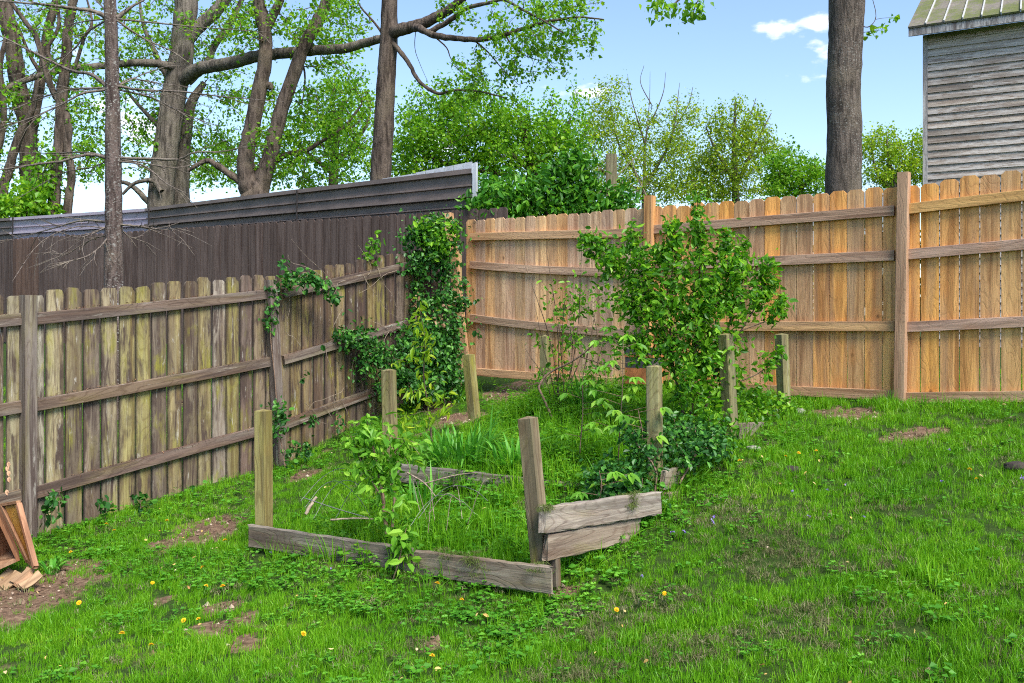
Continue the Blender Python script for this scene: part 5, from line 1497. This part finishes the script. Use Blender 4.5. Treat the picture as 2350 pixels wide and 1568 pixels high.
# ------------------------------------------------------------------ lawn
def blade_tuft(name, n, rad, h, w, mat, seed, lean=.5, seg=3, curl=.0):
    rr_ = np.random.default_rng(seed)
    a = rr_.uniform(0, 2 * np.pi, n); q = rad * np.sqrt(rr_.random(n))
    o = np.stack([np.cos(a) * q, np.sin(a) * q, np.full(n, -.008)], 1)
    b_ = rr_.uniform(0, 2 * np.pi, n)
    ln = np.abs(rr_.normal(0, lean, n)).clip(0, 1.6)
    d = np.stack([np.cos(b_), np.sin(b_)], 1) * ln[:, None]
    hh = h * rr_.uniform(.45, 1.2, n)
    ww = w * rr_.uniform(.7, 1.3, n)
    rot = rr_.uniform(0, 2 * np.pi, n)
    side = np.stack([np.cos(rot), np.sin(rot), np.zeros(n)], 1)
    V = np.zeros((n, seg + 1, 2, 3))
    for k in range(seg + 1):
        f = k / seg
        c = o + np.stack([d[:, 0] * hh * .7 * f ** 1.7, d[:, 1] * hh * .7 * f ** 1.7, hh * (f - (.28 * ln + curl) * f ** 2.2)], 1)
        wk = (ww * (1 - .92 * f ** 1.8) * .5)[:, None]
        V[:, k, 0] = c - side * wk; V[:, k, 1] = c + side * wk
    base = (np.arange(n) * (seg + 1) * 2)[:, None, None]
    Fq = np.array([[2 * k, 2 * k + 1, 2 * k + 3, 2 * k + 2] for k in range(seg)])
    tint = np.repeat(rr_.random(n), (seg + 1) * 2)
    return np_mesh(name, V.reshape(-1, 3), (base + Fq[None]).reshape(-1, 4), mat, tint)

def clover_tuft(name, n, rad, h, size, mat, seed, leaflets=3, shape='diamond'):
    rr_ = np.random.default_rng(seed)
    pos, d, nn = [], [], []
    for i in range(n):
        a = rr_.uniform(0, 2 * np.pi); q = rad * math.sqrt(rr_.random())
        c = np.array([math.cos(a) * q, math.sin(a) * q, h * rr_.uniform(.4, 1.1)])
        up_ = np.array([rr_.normal(0, .35), rr_.normal(0, .35), 1.0])
        t0 = rr_.uniform(0, 6.28)
        for k in range(leaflets):
            th_ = t0 + k * 2 * np.pi / leaflets + rr_.normal(0, .2)
            pos.append(c); d.append([math.cos(th_), math.sin(th_), rr_.uniform(-.1, .35)]); nn.append(up_)
    L = size * rr_.uniform(.7, 1.25, len(pos))
    return leaf_mesh(name, np.array(pos), np.array(d), np.array(nn), L, L * .85, shape, mat, np.repeat(rr_.random(n), leaflets), rr_)

def scatter(name, label, pts, rz, scale, meshes, seed):
    """one object of kind stuff: every tuft set down on its measured point, all in one mesh"""
    rr_ = np.random.default_rng(seed)
    pts = np.asarray(pts, float); n = len(pts)
    ix = rr_.integers(0, len(meshes), n)
    VV, FF, TT = [], [], []; base = 0
    mat = meshes[0].materials[0]
    for k, me in enumerate(meshes):
        v0 = np.zeros(len(me.vertices) * 3, np.float32); me.vertices.foreach_get('co', v0); v0 = v0.reshape(-1, 3)
        f0 = np.zeros(len(me.loops), np.int32); me.loops.foreach_get('vertex_index', f0); f0 = f0.reshape(-1, 4)
        t0 = np.zeros(len(v0), np.float32); me.attributes['tint'].data.foreach_get('value', t0)
        sel = np.where(ix == k)[0]
        if not len(sel):
            continue
        c, s_ = np.cos(rz[sel])[:, None], np.sin(rz[sel])[:, None]; q = scale[sel][:, None]
        X_ = (v0[None, :, 0] * c - v0[None, :, 1] * s_) * q; Y_ = (v0[None, :, 0] * s_ + v0[None, :, 1] * c) * q
        Z_ = v0[None, :, 2] * q
        VV.append((np.stack([X_, Y_, Z_], -1) + pts[sel][:, None, :]).reshape(-1, 3))
        FF.append((f0[None] + (np.arange(len(sel)) * len(v0))[:, None, None] + base).reshape(-1, 4))
        base += len(sel) * len(v0)
        own = np.clip(.5 + .55 * FBT(pts[sel][:, 0], pts[sel][:, 1]) + rr_.normal(0, .16, len(sel)), 0, 1)
        TT.append((t0[None] * .55 + own[:, None] * .45).ravel())
        bpy.data.meshes.remove(me)
    o = add(name, np_mesh(name, np.concatenate(VV), np.concatenate(FF), mat, np.concatenate(TT)))
    tag(o, label, None, None, 'stuff')
    return o
FBT = np.vectorize(lambda x, y: fbm(x, y, 1.4, 40.0))

def sample_ground(n, ylo, yhi, seed, power=1.0):
    """points over the yard, denser near the camera, both sides of the frame included"""
    rr_ = np.random.default_rng(seed)
    y = np.sqrt(rr_.uniform(ylo ** 2, yhi ** 2, n * 3))
    keep = rr_.random(n * 3) < np.clip((ylo + 1.6) / y, 0, 1) ** power
    y = y[keep][:n]
    x = rr_.uniform(-.70, .70, len(y)) * y
    return x, y

def pt_line_dist(x, y, p, nrm):
    return (x - p.x) * nrm.x + (y - p.y) * nrm.y
BEDPOLY = [(-1.62, 6.0), (.18, 5.0), (1.05, 6.0), (1.75, 7.1), (2.6, 8.6), (.4, 9.8), (-.4, 8.45), (-.95, 7.1)]
def in_poly(x, y, poly):
    c = np.zeros(len(x), bool); j = len(poly) - 1
    for i in range(len(poly)):
        xi, yi = poly[i]; xj, yj = poly[j]
        c ^= ((yi > y) != (yj > y)) & (x < (xj - xi) * (y - yi) / (yj - yi + 1e-12) + xi)
        j = i
    return c
FB2 = np.vectorize(lambda x, y, s, o: fbm(x, y, s, o))
DIRT = np.vectorize(dirt_at)
THATCH = [(1700, 1180, 140, 40), (1760, 1300, 150, 50), (1900, 1440, 180, 70), (1500, 1390, 120, 40), (1350, 1440, 120, 50), (1600, 1500, 160, 50), (1960, 1300, 120, 40), (2060, 1180, 60, 16), (1330, 1550, 120, 30), (1760, 1230, 90, 24), (860, 1400, 40, 14), (960, 1500, 60, 20), (520, 1360, 50, 14)]
TW = []
for (a, b_, c, d) in THATCH:
    g0 = G(a, b_); g1 = G(a, b_ + d); TW.append((g0.x, g0.y, c * g0.y / FPX, max(.1, abs(g0.y - g1.y))))
def thatch_at(x, y):
    v = np.zeros(len(x))
    for (cx, cy, rx, ry) in TW:
        v = np.maximum(v, 1 - (((x - cx) / rx) ** 2 + ((y - cy) / ry) ** 2) * .7)
    return v
grass_m = [blade_tuft('grass_tuft', 16, .042, .070, .0052, ML_GRASS, s, .62, 2) for s in range(8)]
tall_m = [blade_tuft('tall_tuft', 18, .045, .16, .0055, ML_GRASS, 20 + s, .6, 3) for s in range(4)]
x, y = sample_ground(44000, 3.0, 11.4, 1, 1.15)
dl, dr = pt_line_dist(x, y, LP1, LN), pt_line_dist(x, y, RP2, RN)
inside = (dl > .03) & (dr > .03)
dirt = DIRT(x, y); th_ = thatch_at(x, y); nb_ = FB2(x, y, .9, 2.0); nf = FB2(x, y, 4.5, 9.0)
bedm = in_poly(x, y, BEDPOLY)
rk_ = np.random.default_rng(2).random(len(x))
keep = inside & (rk_ > np.clip(dirt * 1.05, 0, .93)) & (rk_ > th_ * .35) & (nf > -.62)
keep |= (~inside) & (rk_ < .25)
sc_ = np.clip(.80 + .32 * nb_ + .25 * nf, .4, 1.5) * np.where(np.abs(dl) < .25, 1.25, 1) * np.where(np.abs(dr) < .35, 1.5, 1) * np.where(th_ > .3, .75, 1) * np.where(dirt > .2, .7, 1)
x, y, sc_ = x[keep], y[keep], sc_[keep]
pts = np.stack([x, y, Hn(x, y) + .012 * FB2(x, y, 2.1, 0.0)], 1)
scatter('grass', 'short bright green lawn grass over the sloping yard', pts, np.random.default_rng(3).uniform(0, 6.28, len(x)), sc_, grass_m, 4)
# taller tufts: in the bed, along the fences and here and there
x, y = sample_ground(15000, 2.9, 11.2, 11, .4)
dl, dr = pt_line_dist(x, y, LP1, LN), pt_line_dist(x, y, RP2, RN)
bedm = in_poly(x, y, BEDPOLY); dirt = DIRT(x, y); nf = FB2(x, y, 2.2, 4.0)
rk_ = np.random.default_rng(12).random(len(x))
b2d = pt_line_dist(x, y, Vector((-.93, 7.04, 0)), BF)
prob = np.where(bedm, np.where(((b2d > -.05) & (b2d < .45)), .10, .85), .03) + np.where((dr > .03) & (dr < .30), .22, 0) + np.where((dl > .03) & (dl < .2), .11, 0) + np.clip(nf - .25, 0, 1) * .3
keep = (dl > .03) & (dr > .05) & (rk_ < prob) & (dirt < .3)
x, y = x[keep], y[keep]; nf = nf[keep]
scatter('tall_grass', 'taller grass tufts in the bed and along the fences', np.stack([x, y, Hn(x, y)], 1), np.random.default_rng(13).uniform(0, 6.28, len(x)), np.random.default_rng(14).uniform(.45, 1.05, len(x)) * np.where(in_poly(x, y, BEDPOLY), 1.45, 1.0), tall_m, 15)
# clover and broad-leaved weeds
cl_m = [clover_tuft('clover_tuft', 9, .06, .045, .017, ML_CLOVER, 30 + s) for s in range(3)] + [clover_tuft('violet_leaf_tuft', 9, .06, .055, .032, ML_CLOVER, 40 + s, 1) for s in range(2)]
x, y = sample_ground(15000, 2.9, 11.2, 21, .6)
dl, dr = pt_line_dist(x, y, LP1, LN), pt_line_dist(x, y, RP2, RN)
bedm = in_poly(x, y, BEDPOLY); nf = FB2(x, y, 1.3, 14.0); dirt = DIRT(x, y)
fr = pt_line_dist(x, y, Vector((.2, 4.93, 0)), Vector((.494, .87, 0)))       # distance in front of the front board
front = (fr < .02) & (fr > -.5) & (x < .35)
rgt = pt_line_dist(x, y, Vector((.25, 5.0, 0)), BR); side = (rgt > 0) & (rgt < .28) & (y < 7.4)
rk_ = np.random.default_rng(22).random(len(x))
prob = np.clip(nf * .6, .02, 1) + np.where(bedm, .6, 0) + np.where(front | side, .7, 0) + np.where((dl > 0) & (dl < .6), .5, 0) + np.where((dr > 0) & (dr < .15), .3, 0)
keep = (dl > .04) & (dr > .05) & (rk_ < prob) & (dirt < .45 + rk_ * .3)
x, y, bk_ = x[keep], y[keep], bedm[keep]
scatter('clover', 'clover and small broad-leaved weeds in the turf and bed', np.stack([x, y, Hn(x, y)], 1), np.random.default_rng(23).uniform(0, 6.28, len(x)), np.random.default_rng(24).uniform(.6, 1.25, len(x)) * np.where(bk_, 1.35, 1.0), cl_m, 25)
# leafy ground cover inside the bed
wd_m = [clover_tuft('weed_tuft', 16, .10, .13, .038, ML_MID, 50 + s, 2) for s in range(3)]
x, y = sample_ground(9000, 4.5, 10.5, 31, .2)
bedm = in_poly(x, y, BEDPOLY); nf = FB2(x, y, 1.6, 24.0)
rk_ = np.random.default_rng(32).random(len(x))
dr = pt_line_dist(x, y, RP2, RN)
b2d = pt_line_dist(x, y, Vector((-.93, 7.04, 0)), BF); b3d = pt_line_dist(x, y, Vector((-.2, 8.27, 0)), BF)
keep = bedm & ~((b2d > -.06) & (b2d < .75)) & ~((b3d > -.03) & (b3d < .3)) & (rk_ < np.clip(.45 + nf, .08, 1) * np.where(y > 6.8, .9, .35)) & (DIRT(x, y) < .5) & (dr > .1)
x, y = x[keep], y[keep]
scatter('bed_weeds', 'leafy green weeds carpeting the garden bed', np.stack([x, y, Hn(x, y)], 1), np.random.default_rng(33).uniform(0, 6.28, len(x)), np.random.default_rng(34).uniform(.5, 1.1, len(x)), wd_m, 35)
def stalk_tuft(name, n, h, size, mat, seed):
    rr_ = np.random.default_rng(seed)
    pos, d, nn, L = [], [], [], []
    for st in range(3):
        bx_, by_ = rr_.normal(0, .03, 2); lx, ly = rr_.normal(0, .10, 2); hh = h * rr_.uniform(.6, 1.1)
        for k in range(n):
            f = (k + rr_.random()) / n; a = k * 2.4 + rr_.normal(0, .4)
            pos.append((bx_ + lx * f * f, by_ + ly * f * f, hh * f)); d.append((math.cos(a), math.sin(a), rr_.uniform(-.2, .6))); nn.append((rr_.normal(0, .3), rr_.normal(0, .3), 1)); L.append(size * rr_.uniform(.6, 1.3) * (1.1 - .5 * f))
    L = np.array(L)
    return leaf_mesh(name, np.array(pos), np.array(d), np.array(nn), L, L * .5, 'diamond', mat, None, rr_)
sk_m = [stalk_tuft('stalk_tuft', 13, .30, .055, ML_MID, 80 + s) for s in range(4)]
x, y = sample_ground(9000, 4.6, 10.4, 35, .2)
bedm = in_poly(x, y, BEDPOLY); nf = FB2(x, y, 1.2, 54.0)
b1d = pt_line_dist(x, y, Vector((.2, 4.93, 0)), BF); b2d = pt_line_dist(x, y, Vector((-.93, 7.04, 0)), BF); b3d = pt_line_dist(x, y, Vector((-.2, 8.27, 0)), BF)
rk_ = np.random.default_rng(36).random(len(x)); dr = pt_line_dist(x, y, RP2, RN)
keep = bedm & ~((b2d > -.04) & (b2d < .30)) & ~((b3d > -.03) & (b3d < .28)) & (b1d < -.08) & (dr > .15) & (DIRT(x, y) < .45) & (rk_ < np.clip(.16 + nf * .5, .03, .6) * np.where(b2d < 0, 1.0, .42))
x, y = x[keep], y[keep]
scatter('stalky_weeds', 'upright leafy weeds filling the garden bed', np.stack([x, y, Hn(x, y)], 1), np.random.default_rng(37).uniform(0, 6.28, len(x)), np.random.default_rng(38).uniform(.5, 1.15, len(x)), sk_m, 39)
# dry thatch left by the mower
st_m = [blade_tuft('thatch_tuft', 18, .05, .06, .0040, ML_STRAW, 60 + s, 1.25, 2, .25) for s in range(4)]
x, y = sample_ground(15000, 2.9, 9, 41, .8)
th_ = thatch_at(x, y) + FB2(x, y, 3.3, 31.0) * .55
rk_ = np.random.default_rng(42).random(len(x))
dl, dr = pt_line_dist(x, y, LP1, LN), pt_line_dist(x, y, RP2, RN)
keep = (rk_ < np.clip(th_ * 1.3, .04, .95)) & (dl > .1) & (dr > .1)
x, y = x[keep], y[keep]
scatter('thatch', 'dry brown grass clippings matted on the lawn', np.stack([x, y, Hn(x, y) + .022], 1), np.random.default_rng(43).uniform(0, 6.28, len(x)), np.random.default_rng(44).uniform(.5, 1.1, len(x)), st_m, 45)
# clippings caught on the boards
ex = []
for (a, z, nx_, s) in (((1256, 1166), 5.0, 10, .022), ((1445, 1138), 5.66, 16, .025), ((1448, 1160), 5.62, 10, .02), ((1090, 1282), 5.22, 16, .03), ((1110, 1300), 5.18, 8, .03), ((1225, 1298), 5.0, 8, .03), ((1030, 1270), 5.32, 8, .03)):
    c = np.array(P(*a, z)); rr_ = np.random.default_rng(int(a[0]))
    ex.append(c + rr_.normal(0, 1, (nx_, 3)) * np.array([s, s, s * .5]))
ex = np.concatenate(ex)
clip_m = [blade_tuft('clipping_tuft', 30, .03, .05, .003, leaf_material('clipped_grass_blade', [(0, (.06, .09, .015)), (1, (.20, .25, .07))], .7, .3), 70 + s, 1.3, 3, .9) for s in range(2)]
scatter('grass_clippings', 'grass clippings caught on the bed boards', ex, np.random.default_rng(1).uniform(0, 6.28, len(ex)), np.random.default_rng(2).uniform(.8, 1.3, len(ex)), clip_m, 46)

# crumbs and pebbles on the bare earth
x, y = sample_ground(60000, 2.9, 11, 61, .2)
k_ = DIRT(x, y) > .28
x, y = x[k_][:2600], y[k_][:2600]
rr_ = np.random.default_rng(62)
n_ = len(x); oc = np.array([(1, 0, 0), (0, 1, 0), (-1, 0, 0), (0, -1, 0), (0, 0, 1)], float)
sz = rr_.gamma(2.0, .0035, n_).clip(.003, .022)
Vc = np.stack([x, y, Hn(x, y) + .012 * FB2(x, y, 2.1, 0.0)], 1)[:, None, :] + oc[None] * sz[:, None, None] * rr_.uniform(.6, 1.3, (n_, 5, 1))
Fc = (np.arange(n_) * 5)[:, None, None] + np.array([(0, 1, 4, 4), (1, 2, 4, 4), (2, 3, 4, 4), (3, 0, 4, 4)])[None]
me = np_mesh('soil_crumbs', Vc.reshape(-1, 3), Fc.reshape(-1, 4)[:, :3], leaf_material('soil_crumb', [(0, (.05, .028, .018)), (.7, (.17, .10, .065)), (.9, (.30, .22, .16)), (1, (.48, .40, .30))], .9, .02), np.repeat(rr_.random(n_), 5))
o = add('soil_crumbs', me); tag(o, 'crumbs of earth and small pebbles on the bare patches', None, None, 'stuff')

# dandelions
M_DAND = plain('dandelion_petal', (.86, .55, .015), .6, 0, .1, 60)
M_STALK = plain('flower_stalk', (.12, .25, .04), .6)
DPX = [(244, 1215), (262, 1229), (383, 1215), (516, 1254), (162, 1287), (124, 1302), (464, 1324), (350, 1363), (473, 1372), (511, 1364), (181, 1408), (421, 1444), (455, 1447), (697, 1475), (280, 1478), (347, 1500),
       (1525, 1393), (1415, 1420), (2240, 1120), (2225, 1101), (1697, 1075), (1803, 1065), (1833, 1061), (1873, 1053), (2001, 893), (1004, 1365), (1060, 1397), (992, 1530)]
rd = np.random.default_rng(6)
npet = 26
pos, d, nn, Ls = [], [], [], []
for ring, (el, L) in enumerate(((.15, .019), (.55, .015), (1.0, .010))):
    for k in range(npet - ring * 6):
        a = k / (npet - ring * 6) * 6.283 + rd.normal(0, .05)
        pos.append((0, 0, .002 * ring)); d.append((math.cos(a) * math.cos(el), math.sin(a) * math.cos(el), math.sin(el))); nn.append((-math.cos(a) * math.sin(el), -math.sin(a) * math.sin(el), math.cos(el))); Ls.append(L)
fl_me = leaf_mesh('flower_head', np.array(pos, float), np.array(d), np.array(nn), np.array(Ls), np.array(Ls) * .34, 'lance', M_DAND)
stk_me = tube_mesh('stalk', [[(np.array((0, 0, -.07)), .002), (np.array((0, 0, -.03)), .0018), (np.array((0, 0, 0)), .002)]], 5, M_STALK)
rd2 = random.Random(3)
DLAB = [ "upper dandelion of the pair near the old fence foot", "lower dandelion of the pair near the old fence foot", "dandelion beyond the larger bare patch towards the old fence", "dandelion between the bare patch and the front bed corner", "dandelion beside the strap-leaf plant at the dirt edge", "dandelion closest to the loose wood scraps", "dandelion just below the larger bare patch", "dandelion above the small dirt spots, nearest the hive box side", "lower of two close dandelions above the small dirt spots", "upper of two close dandelions above the small dirt spots", "lone dandelion below the wood scraps in the lawn", "smaller of two dandelions beside the lowest dirt spots", "larger of two dandelions beside the lowest dirt spots", "dandelion in the foreground below the broad-leaved shrub", "lone foreground dandelion straight below the first old post bay", "lowest dandelion under the small dirt spots", "larger lawn dandelion below the stacked side boards", "dandelion just below the front board corner", "lower of two dandelions far along the lawn edge", "upper of two dandelions far along the lawn edge", "dandelion beside the ground ivy edge", "first of three dandelions in a row behind the dark clod", "middle of three dandelions in a row behind the dark clod", "last of three dandelions in a row behind the dark clod", "dandelion standing tall against the newer fence foot", "dandelion under the front board near its middle", "dandelion a stride before the front board's right half", "dandelion at the bottom edge of the photo" ]
for (a, b_), dl_ in zip(DPX, DLAB):
    g0 = G(a, b_ + 3)
    hgt = .045 + rd2.uniform(0, .03) + (.06 if b_ < 1000 else 0)
    t = thing('dandelion', dl_, 'flower', (g0.x, g0.y, g0.z + hgt), 'dandelions in the lawn')
    for nm, me in (('flower_head', fl_me), ('stalk', stk_me)):
        o = add(nm, me, t)
    t.rotation_euler = (rd2.uniform(-.1, .7), rd2.uniform(-.5, .5), rd2.uniform(0, 6))
    s_ = rd2.uniform(.6, .95); t.scale = (s_, s_, s_)
# fallen petals / dry leaves and violets on the lawn
x, y = sample_ground(1400, 3.0, 9.5, 51, .3)
dl, dr = pt_line_dist(x, y, LP1, LN), pt_line_dist(x, y, RP2, RN)
k_ = (dl > .1) & (dr > .1)
x, y = x[k_][:210], y[k_][:210]
ppos = np.stack([x, y, Hn(x, y) + .05], 1)
ml = leaf_material('fallen_yellow_leaf', [(0, (.42, .20, .08)), (.5, (.62, .45, .12)), (1, (.60, .48, .30))], .7, .15)
o = add('fallen_leaves', scatter_leaves('fallen_leaves', ppos, .022, ml, 'oval', .55, .6, 0, seed=52)); tag(o, 'tiny yellow and tan fallen leaves strewn on the lawn', None, None, 'stuff')
VPX = [(1542, 1243), (1572, 1244), (1635, 1220), (1640, 1208), (1820, 1148), (1897, 1145), (1858, 1208), (1980, 1210), (1475, 1350), (2160, 1124), (2345, 1118), (1308, 1290), (1430, 1243), (1395, 1275), (2180, 1052), (620, 1290), (690, 1275), (760, 1330), (1940, 1133)]
vp = []
for (a, b_) in VPX:
    g0 = G(a, b_)
    for k in range(5):
        vp.append((g0.x + rd.normal(0, .004), g0.y + rd.normal(0, .004), g0.z + .06))
M_VIO = leaf_material('violet_petal', [(0, (.16, .10, .42)), (1, (.38, .32, .68))], .6, .3)
o = add('wild_violets', scatter_leaves('wild_violets', np.array(vp), .013, M_VIO, 'oval', .7, .2, .3, seed=53)); tag(o, 'tiny purple wild violets dotted through the lawn', None, None, 'stuff')
